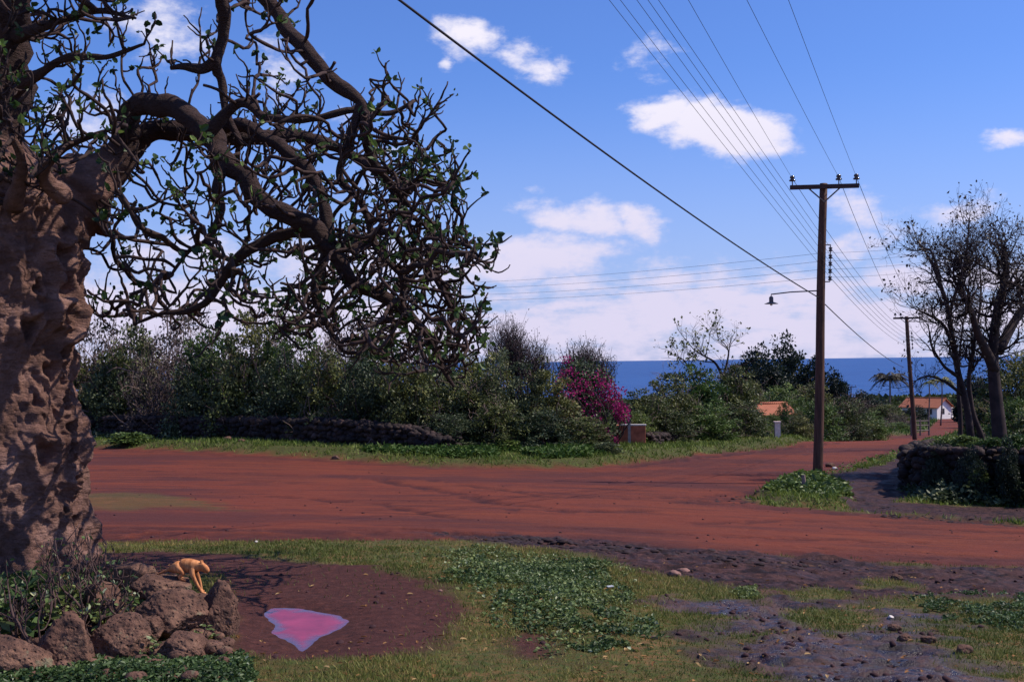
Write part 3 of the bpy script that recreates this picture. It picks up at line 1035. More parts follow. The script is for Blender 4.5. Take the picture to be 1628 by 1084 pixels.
def twig(p, d, L_, r, lvl):
    n = 5
    pts = [p]; dd = d
    curl = rng.normal(0, .13, 3)
    for i in range(n):
        dd = unit(dd + curl * .55 + np.array([0, 0, .20]) + rng.normal(0, .24, 3))
        pts.append(pts[-1] + dd * L_ / n)
    rr = np.linspace(r, r * .5, n + 1)
    rr[-1] *= 1.2
    if in_lane(pts[-1]) and rng.random() < .75: return
    tw.append((np.array(pts), rr))
    if lvl == 0 or rng.random() < .25: ends.append((pts[-1], dd))
    if lvl:
        for i in (2, 3, 4, 5):
            if rng.random() < (.62 if i < 5 else .9):
                q = unit(dd + rng.normal(0, .85, 3))
                twig(pts[i], q, L_ * rng.uniform(.35, .7), r * .75, lvl - 1)


for (p_, d_) in tips:
    twig(p_, d_, rng.uniform(.14, .30), .0125, 1)
    if rng.random() < .35: twig(p_, unit(d_ + rng.normal(0, .8, 3)), rng.uniform(.14, .3), .011, 1)
for i in rng.choice(np.arange(n0, len(NP)), min(1100, len(NP) - n0), replace=False):
    twig(NP[i], unit(rng.normal(0, 1, 3)), rng.uniform(.05, .16), .010, 0)
for i in rng.choice(n0, 260, replace=False):
    if nrad[i] < .16: twig(NP[i], unit(rng.normal(0, 1, 3) + [0, 0, .3]), rng.uniform(.15, .4), .012, 1)
V, Q, T = tube_arrays(tw, 5)
under('twigs', mesh_raw('twigs', V, [Q, T], smooth=True, mats=[twig_m]))
# sparse broad leaves in rosettes at some ends
LP, LD, LS, LV = [], [], [], []
for (p_, d_) in ends:
    dens_ = .12 + .60 * vnoise(np.array([p_]) * 1.3, 5)[0]
    if rng.random() < dens_:
        k = rng.integers(2, 6)
        v0 = rng.random() ** 1.6
        for _ in range(k):
            LP.append(p_ + rng.normal(0, .012, 3)); LD.append(unit(d_ * .5 + rng.normal(0, .8, 3))); LS.append(rng.uniform(.03, .085)); LV.append(np.clip(v0 + rng.normal(0, .12), 0, 1))
V, Q, v = leaf6_arrays(rng, np.array(LP), np.array(LS), np.array(LD), .4, .75, np.array(LV))
under('leaves', mesh_raw('leaves', V, [Q], {'v': v}, False, [fig_leaf]))
print('tree', len(NP), len(tw), len(LP))

# ------------------------------------------------------------------ shrubs and far vegetation
ORD = ['first', 'second', 'third', 'fourth', 'fifth', 'sixth', 'seventh', 'eighth', 'ninth', 'tenth', 'eleventh', 'twelfth', 'thirteenth', 'fourteenth', 'fifteenth', 'sixteenth', 'seventeenth', 'eighteenth', 'nineteenth', 'twentieth']
stem_m = bark_mat('stem_bark', (.08, .052, .048), (.30, .21, .18), 5, (1, 1, 1), .3, .02)
dark_stem = bark_mat('dark_stem_bark', (.022, .014, .018), (.075, .048, .052), 5, (1, 1, 1), .3, .02)
GREEN = leaf_mat('shrub_leaf', [(0, (.034, .046, .014)), (.5, (.090, .108, .030)), (.82, (.18, .20, .055)), (1, (.32, .31, .11))])
BLUEG = leaf_mat('grey_green_leaf', [(0, (.026, .044, .020)), (.55, (.068, .092, .040)), (.88, (.13, .16, .07)), (1, (.23, .25, .12))])
BRIGHT = leaf_mat('bright_leaf', [(0, (.040, .070, .016)), (.55, (.09, .145, .030)), (.88, (.16, .23, .05)), (1, (.26, .32, .10))])
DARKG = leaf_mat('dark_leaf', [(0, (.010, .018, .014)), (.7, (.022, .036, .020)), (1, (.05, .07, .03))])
DULL = leaf_mat('dull_leaf', [(0, (.028, .020, .020)), (.6, (.060, .046, .034)), (1, (.13, .11, .06))])
MAGENTA = leaf_mat('magenta_bract', [(0, (.12, .008, .035)), (.6, (.25, .012, .070)), (1, (.50, .04, .16))], .6, .35, .1)


def ell_pts(rng, n, shell=.5):
    """points in a dome of unit radius, z 0..1"""
    d = unit(rng.normal(0, 1, (n, 3)))
    d[:, 2] = np.abs(d[:, 2])
    r = rng.random(n) ** (1 / 3) if shell is None else shell + (1 - shell) * rng.random(n) ** .6
    return d * r[:, None]


def curve(a, b, rng, n=6, sag=.12):
    t = np.linspace(0, 1, n)[:, None]
    l_ = np.linalg.norm(b - a)
    mid = rng.normal(0, sag * l_, 3)
    return a + (b - a) * t + np.sin(t * PI) * mid * [1, 1, .5] + rng.normal(0, .02 * l_, (n, 3)) * np.sin(t * PI)


def shrub_pair(seed, w, h, nclump, per, leaf, clump=.3, shell=.35, stems=26, bare=10, lift=.0, up=.45, twist=.25, flat=.7):
    """foliage arrays and stem paths of a shrub about w wide and h tall"""
    rng = np.random.default_rng(seed)
    c = ell_pts(rng, nclump, shell)
    c *= (1 + twist * fbm(c * 1.9 + seed, 2, seed))[:, None]
    c = c * [w / 2, w / 2, h * (1 - lift)] + [0, 0, h * lift]
    keep = fbm(c * 1.1 + seed * 3, 2, seed + 3) > -.33
    c = c[keep]
    cs = clump * rng.uniform(.55, 1.25, len(c))
    k = rng.poisson(per, len(c)) + 3
    ci = np.repeat(np.arange(len(c)), k)
    off = unit(rng.normal(0, 1, (len(ci), 3))) * (rng.random(len(ci)) ** .5)[:, None] * cs[ci][:, None] * [1, 1, flat]
    pp = c[ci] + off
    pp[:, 2] = np.maximum(pp[:, 2], .03)
    cv = rng.random(len(c)) ** 1.4
    v = np.clip(cv[ci] * .75 + rng.normal(0, .14, len(ci)) + .1, 0, 1)
    D = unit(off * 1.2 / (cs[ci][:, None]) + rng.normal(0, .6, off.shape) + [0, 0, .15])
    fol = leaf_arrays(rng, pp, leaf * rng.uniform(.6, 1.3, len(pp)), D, up, .62, .12, v)
    paths = []
    sel = rng.choice(len(c), min(stems, len(c)), replace=False)
    for i in sel:
        a = np.array([rng.normal(0, .08 * w), rng.normal(0, .08 * w), -.1])
        m = curve(a, c[i], rng)
        paths.append((m, np.linspace(.018, .006, 6) * max(1, h / 3) * rng.uniform(.7, 1.6)))
        e = c[i] + unit(c[i] - a + rng.normal(0, .5, 3)) * clump * 1.2
        paths.append((curve(c[i], e, rng, 4), np.linspace(.008, .004, 4) * max(1, h / 3)))
    for _ in range(bare):
        a = c[rng.integers(len(c))]
        dd = unit(np.array([rng.normal(0, .45), rng.normal(0, .45), 1.]))
        top = a + dd * rng.uniform(.2, .5) * h * .5
        m = curve(a, top, rng, 5, .08)
        paths.append((m, np.linspace(.010, .005, 5)))
        for q in (2, 3, 4):
            b = m[q] + unit(dd + rng.normal(0, .6, 3)) * .12 * h
            paths.append((curve(m[q], b, rng, 3, .05), np.linspace(.007, .004, 3)))
    for _ in range(16 if stems > 12 else 0):
        a = c[rng.integers(len(c))]
        dd = unit(a * [1, 1, .3] + rng.normal(0, .5, 3) + [0, 0, .8])
        e = a + dd * rng.uniform(.25, .55) * h * .5
        m = curve(a - dd * .5, e, rng, 6, .10)
        paths.append((m, np.linspace(.030, .012, 6)))
        for q in (3, 4, 5):
            paths.append((curve(m[q], m[q] + unit(dd + rng.normal(0, .7, 3)) * .14 * h, rng, 4, .06), np.linspace(.014, .007, 4)))
    return fol, paths


_protos = {}


def shrub_proto(key, fm, sm_, seeds, **kw):
    out_ = []
    for sd in seeds:
        (V, Q, v), paths = shrub_pair(sd, **kw)
        f = mesh_raw('foliage', V, [Q], {'v': v}, False, [fm])
        s = tube_mesh('stems', paths, 4, sm_) if paths else None
        out_.append((f, s))
    _protos[key] = out_


# unit prototypes are 4 m wide and 4 m tall
shrub_proto('green', GREEN, stem_m, (1, 2, 3, 4), w=4, h=4, nclump=270, per=34, leaf=.17, clump=.40, stems=34, bare=22)
shrub_proto('blue', BLUEG, dark_stem, (5, 6, 7), w=4, h=4, nclump=300, per=34, leaf=.15, clump=.36, stems=30, bare=6)
shrub_proto('bright', BRIGHT, stem_m, (8, 9, 10), w=4, h=4, nclump=270, per=32, leaf=.17, clump=.38, stems=18, bare=3)
shrub_proto('woody', DULL, stem_m, (11, 12, 13), w=4, h=4, nclump=190, per=18, leaf=.13, clump=.36, stems=80, bare=60)
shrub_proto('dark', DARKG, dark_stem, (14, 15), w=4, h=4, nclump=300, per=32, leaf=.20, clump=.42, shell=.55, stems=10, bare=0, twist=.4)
shrub_proto('low', BRIGHT, stem_m, (16, 17, 18), w=4, h=4, nclump=150, per=22, leaf=.40, clump=.55, stems=0, bare=0, shell=.5)
shrub_proto('lowblue', BLUEG, stem_m, (19, 20), w=4, h=4, nclump=150, per=22, leaf=.36, clump=.55, stems=0, bare=0, shell=.5)
_cnt = {}


def shrub(px, d, top, wpx, kind, label, cat='shrub', group=None, name='shrub', dep=None, base=None, full=True):
    """px: photo x of the middle, d: depth, top: photo y of its top, wpx: width in the photograph"""
    x = P(px, 600, d)[0]
    z = H(x, d)[0] if base is None else P(px, base, d)[2]
    h = P(px, top, d)[2] - z
    w = wpx / F_PX * d * 1.1
    i = _cnt.get(kind, 0); _cnt[kind] = i + 1
    h *= 1.10 * (.94 + .14 * ((i * 7919 + int(px)) % 17) / 16)
    f, s = _protos[kind][i % len(_protos[kind])]
    root = empty(name, (x, d, z), label, cat, group, rz=(i * 2.399) % 6.28)
    k = (w / 4, (dep or w) / 4, h / 4)
    k = (max(k[0], k[1] * .8), max(k[0], k[1]) if dep is None else k[1], k[2])
    root.scale = k
    if full: link('foliage', f, root)
    if s: link('stems', s, root)
    return root


WLINE = [G(x, y)[:2] for x, y in ((-120, 703), (130, 702), (300, 705), (420, 708), (560, 716), (650, 722), (720, 727))]


def WD(px):
    """depth of the lava stone wall at a place across the view"""
    return float(np.interp(px, [814 + q[0] / q[1] * F_PX for q in WLINE], [q[1] for q in WLINE]))


# back row behind the lava stone wall, left
HW = 'shrubs of the hedge behind the lava stone wall'
xs_ = [70, 150, 212, 275, 340, 402, 466, 530, 592, 655, 715, 770]
tp_ = [530, 522, 532, 518, 522, 512, 518, 524, 535, 545, 558, 572]
kd_ = ['green', 'woody', 'green', 'woody', 'bright', 'green', 'bright', 'woody', 'green', 'woody', 'blue', 'green']
for i, (x, tpy, k) in enumerate(zip(xs_, tp_, kd_)):
    nm_ = {'green': 'leafy green', 'woody': 'sparse woody', 'blue': 'grey green', 'bright': 'fresh green'}[k]
    shrub(x, max(46.5 - i * .45, WD(x) + 2.8), tpy, 112, k, f'{nm_} shrub behind the lava stone wall, {ORD[i]} from the big trunk', group=HW)
for i, (x, tpy, k) in enumerate([(110, 590, 'green'), (185, 600, 'blue'), (260, 595, 'woody'), (320, 590, 'blue'), (385, 600, 'green'), (455, 595, 'blue'), (520, 600, 'green'), (585, 598, 'blue'), (645, 605, 'green')]):
    shrub(x, WD(x) + 1.5, tpy - 22, 112, k, f'lower bush leaning over the lava stone wall, {ORD[i]} from the big trunk', cat='bush', group='lower bushes along the lava stone wall', name='bush')
for i, (x, tpy) in enumerate([(190, 512), (300, 505), (430, 500), (560, 515), (680, 530)]):
    shrub(x, 53, tpy, 130, 'woody', f'thin half bare tree above the hedge tops, {ORD[i]} from the big trunk', cat='tree', group='half bare trees behind the hedge', name='thin_tree')
# bushes coming down to the verge
for i, (x, tpy, w, k, d) in enumerate([(690, 618, 110, 'blue', 39.5), (750, 605, 120, 'green', 39.5), (815, 590, 120, 'blue', 40), (870, 600, 110, 'green', 40), (720, 655, 100, 'blue', 38), (790, 645, 100, 'green', 38.2), (860, 650, 110, 'blue', 38.4), (925, 665, 90, 'green', 38.8)]):
    shrub(x, d, tpy, w, k, f'rounded roadside bush left of the magenta bougainvillea, {ORD[i]} of its group from the left', cat='bush', group='rounded bushes left of the bougainvillea', name='bush')
for i, (x, tpy, w) in enumerate([(205, 688, 60), (620, 706, 40), (665, 700, 55), (735, 700, 60), (800, 700, 55), (850, 708, 40), (905, 708, 50), (960, 705, 44)]):
    g_ = G(x, 712 + (x > 500) * (8 + (x - 600) * .03))
    shrub(x, g_[1], tpy, w, 'lowblue' if i % 2 else 'low', f'low leafy weed clump at the verge foot of the hedge, {ORD[i]} from the left', cat='weed', group='weed clumps at the hedge foot', name='weed_clump')
# right of the bougainvillea
GR = 'bushes along the sea road'
for i, (x, tpy, w, k, d) in enumerate([(1025, 622, 90, 'green', 47), (1065, 600, 100, 'green', 50), (1110, 592, 110, 'bright', 53), (1160, 600, 100, 'green', 55), (1010, 660, 60, 'bright', 44.5), (1060, 655, 90, 'green', 47), (1120, 650, 100, 'bright', 49.5), (1175, 640, 80, 'green', 52),
                                       (1205, 662, 44, 'bright', 57), (1268, 664, 50, 'green', 58), (1300, 640, 80, 'bright', 64), (1345, 645, 80, 'green', 68), (1382, 660, 60, 'bright', 72), (1247, 643, 32, 'bright', 66), (1268, 652, 26, 'green', 64), (1226, 661, 30, 'bright', 62), (1200, 655, 34, 'green', 64), (1240, 622, 90, 'bright', 95), (1195, 612, 60, 'green', 88)]):
    shrub(x, d, tpy, w, k, f'green bush on the far side of the sea road, {ORD[i]} in its row of bushes', cat='bush', group=GR, name='bush')
for i, (x, tpy, w, d, k) in enumerate([(1290, 622, 80, 105, 'green'), (1340, 622, 70, 115, 'woody'), (1375, 634, 70, 120, 'dark'), (1405, 645, 60, 108, 'green'), (1430, 655, 50, 100, 'woody'), (1385, 668, 70, 88, 'green'), (1425, 672, 50, 90, 'bright'), (1455, 650, 40, 170, 'dark'), (1325, 650, 60, 85, 'green')]):
    shrub(x, d, tpy, w, k, f'distant scrub bush between the tall pole and the palm, {ORD[i]} of that scrub', cat='bush', group='distant scrub before the sea', name='scrub_bush')
for i, (x, tpy, w, d) in enumerate([(1195, 578, 80, 118), (1248, 574, 80, 122), (1290, 580, 76, 120), (1222, 585, 80, 112), (1330, 598, 44, 112)]):
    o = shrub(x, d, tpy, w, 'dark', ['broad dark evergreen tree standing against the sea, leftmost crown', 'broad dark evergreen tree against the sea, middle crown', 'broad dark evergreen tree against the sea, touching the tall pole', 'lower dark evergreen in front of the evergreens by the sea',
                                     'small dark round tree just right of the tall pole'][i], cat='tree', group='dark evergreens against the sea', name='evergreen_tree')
for i, (x, tpy, w, d, k) in enumerate([(1550, 612, 60, 160, 'dark'), (1565, 615, 60, 120, 'dark'), (1600, 590, 110, 52, 'green'), (1650, 560, 120, 50, 'green'), (1555, 640, 60, 75, 'green'), (1610, 640, 90, 44, 'bright'), (1680, 620, 120, 40, 'green')]):
    shrub(x, d, tpy, w, k, f'bush behind the bare trees at the right edge, {ORD[i]} of that thicket', cat='bush', group='thicket behind the right hand trees', name='bush')
rngl = np.random.default_rng(5)
# the long slope of scrub down to the shore reads as one mass
cc_ = []
for _ in range(900):
    d = math.exp(rngl.uniform(math.log(130), math.log(620)))
    u = rngl.uniform(-.62, .62)
    x = u * d
    px = 814 + u * F_PX
    if 1415 < px < 1640 and d < 235: continue
    cc_.append((x, d))
cc_ = np.array(cc_)
cz = Hs(cc_[:, 0], cc_[:, 1])
k = 60
n = len(cc_)
ci = np.repeat(np.arange(n), k)
siz = rngl.uniform(1.6, 3.8, n) * np.clip(cc_[:, 1] / 250, .8, 1.5)
off = unit(rngl.normal(0, 1, (n * k, 3))); off[:, 2] = abs(off[:, 2]) * .75
pp = np.column_stack([cc_[ci], cz[ci]]) + off * siz[ci][:, None] * [1, 1, .55]
V, Q, v = leaf_arrays(rngl, pp, siz[ci] * .5, unit(off + rngl.normal(0, .4, off.shape)), .5, .9, .1, np.clip(np.repeat(rngl.random(n), k) * .6 + rngl.normal(0, .1, n * k) + .1, 0, 1))
tag(link('far_scrub', mesh_raw('far_scrub', V, [Q], {'v': v}, False, [GREEN])), 'low scrub covering the slope down to the shore', 'scrub', kind='stuff')

# bougainvillea: magenta bracts tumbling over the hedge end
BD = 40.6
root = empty('bougainvillea', G(955, 716), 'magenta bougainvillea tumbling over the end of the hedge by the terracotta wall', 'bougainvillea')
bl, br_, gl = [], [], []
for (px, py, rpx, n_) in [(985, 650, 15, 330), (972, 635, 16, 280), (965, 615, 16, 240), (990, 662, 12, 220), (925, 612, 22, 190), (905, 625, 20, 140), (950, 640, 22, 160), (895, 600, 14, 90), (900, 572, 9, 70), (905, 590, 10, 80),
                          (945, 668, 18, 120), (962, 690, 12, 150), (978, 700, 8, 60), (930, 650, 20, 70), (880, 620, 16, 60), (985, 625, 12, 100), (955, 600, 14, 70), (912, 655, 15, 50)]:
    c = P(px, py, BD + rngl.uniform(-.6, .3))
    r_ = rpx / F_PX * BD
    o = unit(rngl.normal(0, 1, (n_, 3))) * rngl.random((n_, 1)) ** .5 * r_ * [1, 1, .9]
    bl.append(c + o); br_.append(o / r_)
for (px, py, rpx, n_) in [(915, 590, 26, 300), (930, 600, 34, 520), (960, 640, 34, 560), (925, 660, 36, 520), (960, 690, 28, 420), (895, 620, 30, 380), (985, 660, 18, 160), (960, 605, 22, 200)]:
    c = P(px, py, BD + .9)
    r_ = rpx / F_PX * BD
    gl.append(c + unit(rngl.normal(0, 1, (n_, 3))) * rngl.random((n_, 1)) ** .5 * r_)
bl = np.concatenate(bl); br_ = np.concatenate(br_); gl = np.concatenate(gl)
_k = rngl.random(len(bl)) < .72; bl, br_ = bl[_k], br_[_k]
V, Q, v = leaf_arrays(rngl, bl, rngl.uniform(.05, .11, len(bl)), unit(br_ + rngl.normal(0, .6, bl.shape)), .3, .8)
o = under('blossoms', mesh_raw('blossoms', V, [Q], {'v': v}, False, [MAGENTA]), root)
V, Q, v = leaf_arrays(rngl, gl, rngl.uniform(.09, .17, len(gl)), None, .5, .6)
under('foliage', mesh_raw('foliage', V, [Q], {'v': v}, False, [BLUEG]), root)
b0 = np.array(root.location)
pt = [(curve(b0 + rngl.normal(0, .15, 3) * [1, 1, 0], q, rngl, 7, .15), np.linspace(.03, .008, 7)) for q in bl[rngl.choice(len(bl), 22)]]
under('stems', tube_mesh('stems', pt, 5, dark_stem), root)


def wispy(name, px, d, basey, top, wpx, n_, label, lean=0, leafy=700, col=DARKG):
    g0 = P(px, basey, d)
    g0[2] = H(g0[0], d)[0]
    h = P(px, top, d)[2] - g0[2]
    w = wpx / F_PX * d
    root = empty(name, g0, label, 'tree')
    pth, ends_ = [], []
    for _ in range(n_):
        a = g0 + [0, 0, h * rngl.uniform(.30, .62)] + rngl.normal(0, .10 * w, 3) * [1, 1, .3]
        an = rngl.uniform(0, 2 * PI); rr = rngl.random() ** .6 * w / 2
        hh_ = h * rngl.uniform(.78, 1.0) * (1 - .25 * (rr / (w / 2)) ** 2)
        b = g0 + [rr * math.cos(an) + lean, rr * math.sin(an), hh_]
        m = curve(a, b, rngl, 6, .06)
        pth.append((m, np.linspace(.014, .006, 6)))
        for q in (2, 3, 4, 5):
            e = m[q] + unit(np.array([rngl.normal(0, .5), rngl.normal(0, .5), 1])) * rngl.uniform(.08, .18) * h
            pth.append((curve(m[q], e, rngl, 3, .05), np.linspace(.008, .005, 3))); ends_.append(e); ends_.append(m[q])
    pth.append((curve(g0 - [0, 0, .2], g0 + [lean * .3, 0, h * .6], rngl, 6, .03), np.linspace(.10, .05, 6)))
    under('branches', tube_mesh('branches', pth, 4, dark_stem), root)
    e = np.array(ends_)[rngl.integers(0, len(ends_), leafy)] + rngl.normal(0, .08, (leafy, 3))
    V, Q, v = leaf_arrays(rngl, e, rngl.uniform(.05, .10, leafy), None, .3, .5)
    under('foliage', mesh_raw('foliage', V, [Q], {'v': v}, False, [col]), root)
    return root


wispy('feathery_tree', 828, 46, 715, 508, 80, 210, 'dark feathery upright tree rising above the hedge left of the bougainvillea', -.5, 1500)
wispy('feathery_tree', 852, 47, 715, 542, 60, 120, 'lower dark feathery tree between the tall feathery one and the bougainvillea', 0, 900)
wispy('twiggy_tree', 932, 45, 715, 549, 100, 300, 'dark twiggy round tree topped with wisps just above the bougainvillea', 0, 2600)


# ------------------------------------------------------------------ branching trees
def grow(rng, p, d, L_, r, lvl, out_, ends_, up=.15, wob=.22, spread=.75, kids_=(2, 4), shrink=(.55, .8)):
    n = 5
    pts = [np.array(p, float)]
    dd = unit(np.array(d, float))
    for i in range(n):
        dd = unit(dd + rng.normal(0, wob, 3) + [0, 0, up])
        pts.append(pts[-1] + dd * L_ / n)
    out_.append((np.array(pts), np.linspace(r, r * .58, n + 1)))
    if lvl == 0:
        ends_.append((pts[-1], dd)); return
    for j in range(rng.integers(*kids_) + 1):
        i = n if j == 0 else rng.integers(2, n + 1)
        q = unit(dd + rng.normal(0, spread, 3) * (.5 if j == 0 else 1))
        grow(rng, pts[i], q, L_ * rng.uniform(*shrink), max(r * .58 * rng.uniform(.7, 1), .004), lvl - 1, out_, ends_, up, wob, spread, kids_, shrink)


def from_limb(rng, pl, lvl, L_, n_, out_, ends_, start=.35, **kw):
    w = smooth_path(np.array([[*P(a, b, d), r] for a, b, d, r in pl]), 6)
    w[:, :3] += fbm(w[:, :3] * 1.3, 2, 4)[:, None] * .06
    out_.append((w[:, :3], w[:, 3]))
    n = len(w)
    for _ in range(n_):
        i = rng.integers(int(n * start), n)
        t_ = unit(w[min(i + 1, n - 1), :3] - w[i - 1, :3])
        q = unit(t_ + rng.normal(0, .85, 3))
        grow(rng, w[i, :3], q, L_ * rng.uniform(.6, 1.2), min(w[i, 3] * .6, .05), lvl, out_, ends_, **kw)
    grow(rng, w[-1, :3], unit(w[-1, :3] - w[-3, :3]), L_, w[-1, 3], lvl, out_, ends_, **kw)


twig_dark = bark_mat('dark_twig_bark', (.014, .009, .010), (.055, .034, .034), 4, (1, 1, 1), .4, .02)
RT = 33.0


def bare_tree(name, label, limbs, base_px, d, seed, lvl, L_, n_, leaves_, lm, lsize, **kw):
    rng = np.random.default_rng(seed)
    bx = P(base_px[0], base_px[1], d); bz = H(bx[0], d)[0]
    root = empty(name, (bx[0], d, bz), label, 'tree')
    for li, pl in enumerate(limbs):
        outp, en = [], []
        pl = [tuple(q) for q in pl]
        if li == 0 or kw.get('grounded'):
            g = pl[0]
            x0 = P(g[0], g[1], g[2])
            # reach down into the ground
        from_limb(rng, pl, lvl, L_, n_, outp, en, **{k: v for k, v in kw.items() if k != 'grounded'})
        under('trunk', tube_mesh('trunk', outp[:1], 12, twig_dark), root)
        br = under('branches', tube_mesh('branches', outp[1:], 4, twig_dark), root)
        E = np.array([e for e, _ in en])
        k_ = min(leaves_, len(E) * 6)
        if k_ > 0:
            e = E[rng.integers(0, len(E), k_)] + rng.normal(0, .07, (k_, 3))
            V, Q, v = leaf_arrays(rng, e, lsize * rng.uniform(.6, 1.3, k_), None, .3, .6)
            under('leaves', mesh_raw('leaves', V, [Q], {'v': v}, False, [lm]), root)
    return root


bare_tree('bare_tree', 'thick dark trunked tree with a mass of bare twigs at the right edge', [
    [(1592, 745, 31, .22), (1590, 700, 31, .20), (1584, 640, 31, .175), (1578, 580, 31, .15), (1582, 520, 31, .13), (1592, 470, 31, .12), (1600, 430, 31, .07), (1596, 400, 31, .03)],
    [(1580, 590, 31, .16), (1560, 540, 30.6, .11), (1542, 490, 30.2, .08), (1530, 455, 30, .05), (1530, 425, 30, .03)],
    [(1586, 560, 31, .15), (1620, 500, 31.5, .11), (1655, 460, 32, .08), (1680, 430, 32, .04)]],
    (1592, 745), 31, 21, 3, .74, 36, 900, DULL, .085, up=.08, start=.42)
bare_tree('bare_tree', 'slender leaning bare tree reaching out towards the far pole', [
    [(1552, 735, 32, .12), (1546, 700, 32, .105), (1537, 650, 32, .095), (1525, 600, 32, .085), (1515, 540, 32, .07), (1503, 480, 32, .065), (1486, 430, 32, .045), (1470, 400, 32, .025)],
    [(1518, 560, 32, .06), (1500, 520, 31.8, .045), (1475, 500, 31.6, .03), (1452, 488, 31.4, .012)],
    [(1525, 600, 32, .06), (1500, 580, 31.8, .04), (1480, 550, 31.6, .03), (1475, 520, 31.5, .012)],
    [(1530, 630, 32, .05), (1500, 605, 31.8, .035), (1470, 598, 31.6, .022), (1450, 610, 31.5, .01)],
    [(1508, 500, 32, .055), (1530, 430, 32.2, .04), (1538, 380, 32.3, .025), (1542, 345, 32.3, .01)],
    [(1495, 450, 32, .05), (1480, 400, 32, .032), (1455, 400, 32, .02), (1438, 392, 32, .01)]],
    (1552, 735), 32, 33, 2, .62, 10, 70, DULL, .11, up=.10, start=.4)
bare_tree('bare_tree', 'thin crooked bare trunk between the two larger trees at the right', [
    [(1572, 730, 32.6, .09), (1560, 690, 32.6, .08), (1545, 650, 32.6, .07), (1540, 600, 32.6, .06), (1550, 540, 32.6, .045), (1560, 470, 32.6, .03), (1556, 410, 32.6, .015)]],
    (1572, 730), 32.6, 35, 3, .6, 16, 200, DULL, .12, up=.14, start=.5)
bare_tree('bare_tree', 'straight slim trunk beside the sea road under the bare twigs', [
    [(1527, 712, 45, .10), (1527, 680, 45, .09), (1525, 640, 45, .08), (1524, 600, 45, .07), (1526, 560, 45, .05), (1532, 510, 45, .03)]],
    (1527, 712), 45, 36, 2, .8, 9, 60, DULL, .14, up=.14, start=.6)
bare_tree('bare_tree', 'small bare tree with forked twigs above the bushes, seen against sea and sky', [
    [(1150, 680, 60, .12), (1150, 640, 60, .11), (1148, 600, 60, .09), (1142, 585, 60, .07), (1128, 570, 60, .05), (1110, 560, 60, .03)],
    [(1148, 605, 60, .08), (1155, 580, 60, .06), (1158, 560, 60, .04), (1152, 548, 60, .02)]],
    (1150, 680), 60, 41, 2, 1.1, 6, 80, GREEN, .2, up=.12, start=.55)
bare_tree('bare_tree', 'sparse little tree just left of the forked bare tree above the bushes', [
    [(1112, 670, 57, .08), (1108, 620, 57, .07), (1098, 590, 57, .05), (1086, 572, 57, .025)]],
    (1112, 670), 57, 43, 2, .9, 6, 120, GREEN, .2, up=.12, start=.55)


def palm(px, d, top, label, nf_=15, fl=2.0, name='palm_tree'):
    rng = np.random.default_rng(int(px))
    x = P(px, 600, d)[0]; z = H(x, d)[0]
    zt = P(px, top, d)[2]
    root = empty(name, (x, d, z), label, 'palm' if name == 'palm_tree' else 'tree')
    pts = np.array([[x + .25 * math.sin(q * 2), d, z + (zt - z) * q] for q in np.linspace(-.03, 1, 9)])
    under('trunk', tube_mesh('trunk', [(pts, np.linspace(.20, .11, 9) * (.55 if px > 1420 else .9))], 10, stem_m), root)
    V_, Q_, v_ = [], [], []
    for i in range(nf_):
        an = i * 2.4 + rng.normal(0, .2); e0 = rng.uniform(-.1, 1.1)
        n = 9
        s = np.linspace(0, 1, n)
        L_ = fl * rng.uniform(.8, 1.15)
        rad_ = L_ * s * math.cos(e0 * .7)
        zz = L_ * (s * math.sin(e0) - .75 * s ** 2.2)
        c = pts[-1] + np.stack([rad_ * math.cos(an), rad_ * math.sin(an), zz], 1)
        side = np.array([-math.sin(an), math.cos(an), 0])
        k = 26
        si = np.repeat(np.linspace(.12, 1, k), 2)
        cpt = np.stack([np.interp(si, s, c[:, j]) for j in range(3)], 1)
        sg = np.tile([1., -1.], k)[:, None]
        D = unit(side * sg + np.array([math.cos(an), math.sin(an), -.75]) * [.6, .6, 1])
        a, b, v = leaf_arrays(rng, cpt, fl * .34 * (1.15 - si * .6), D, .8, .16, .02)
        Q_.append(b + sum(len(q) for q in V_)); V_.append(a); v_.append(v)
    under('fronds', mesh_raw('fronds', np.concatenate(V_), [np.concatenate(Q_)], {'v': np.concatenate(v_)}, False, [DULL if px == 1412 else GREEN]), root)


palm(1412, 165, 600, 'small palm tree standing against the sea left of the far pole', 19, 3.0)
palm(1494, 135, 602, 'slim palm in front of the white house with the orange roof', 9, 1.9)
palm(1474, 140, 606, 'thin palm between the far pole and the white gable', 8, 1.6)

# ------------------------------------------------------------------ utility poles, lamp and wires
pole_m, t, p, out = mat('pole_wood')
n = tnoise(t, 2.5, 6, .65, 'Object', (5, 5, .5))
L(t, ramp(t, n, [(.3, (.035, .018, .014)), (.7, (.13, .062, .042))]), p.inputs['Base Color'])
bump(t, p, n, .6, .02)
arm_m = flat_mat('crossarm_wood', (.05, .03, .028), .8, 4)
steel_m = flat_mat('weathered_steel', (.10, .085, .09), .5, 10)
glaze_m = flat_mat('insulator_glaze', (.045, .030, .030), .12, 5, .2, .7, 0)
white_m = flat_mat('white_enamel', (.62, .62, .62), .3, 8, .1, .5, 0)
wire_m = flat_mat('dark_wire', (.020, .018, .024), .6, 5)


def insulator(c, s, parent, off):
    b = BM(); b.tube([c, c + np.array([0, 0, .13 * s])], .014 * s, 8)
    pin = b.mesh('pin', steel_m, True)
    b = BM()
    b.lathe(c + np.array([0, 0, .11 * s]), np.array([[.0, 0], [.075, 0], [.085, .02], [.06, .045], [.035, .055], [.055, .07], [.065, .09], [.055, .12], [.03, .14], [.0, .145]]) * s, 14)
    o = under('insulator', b.mesh('insulator', glaze_m, True), parent)
    q = link('pin', pin, o)
    return o


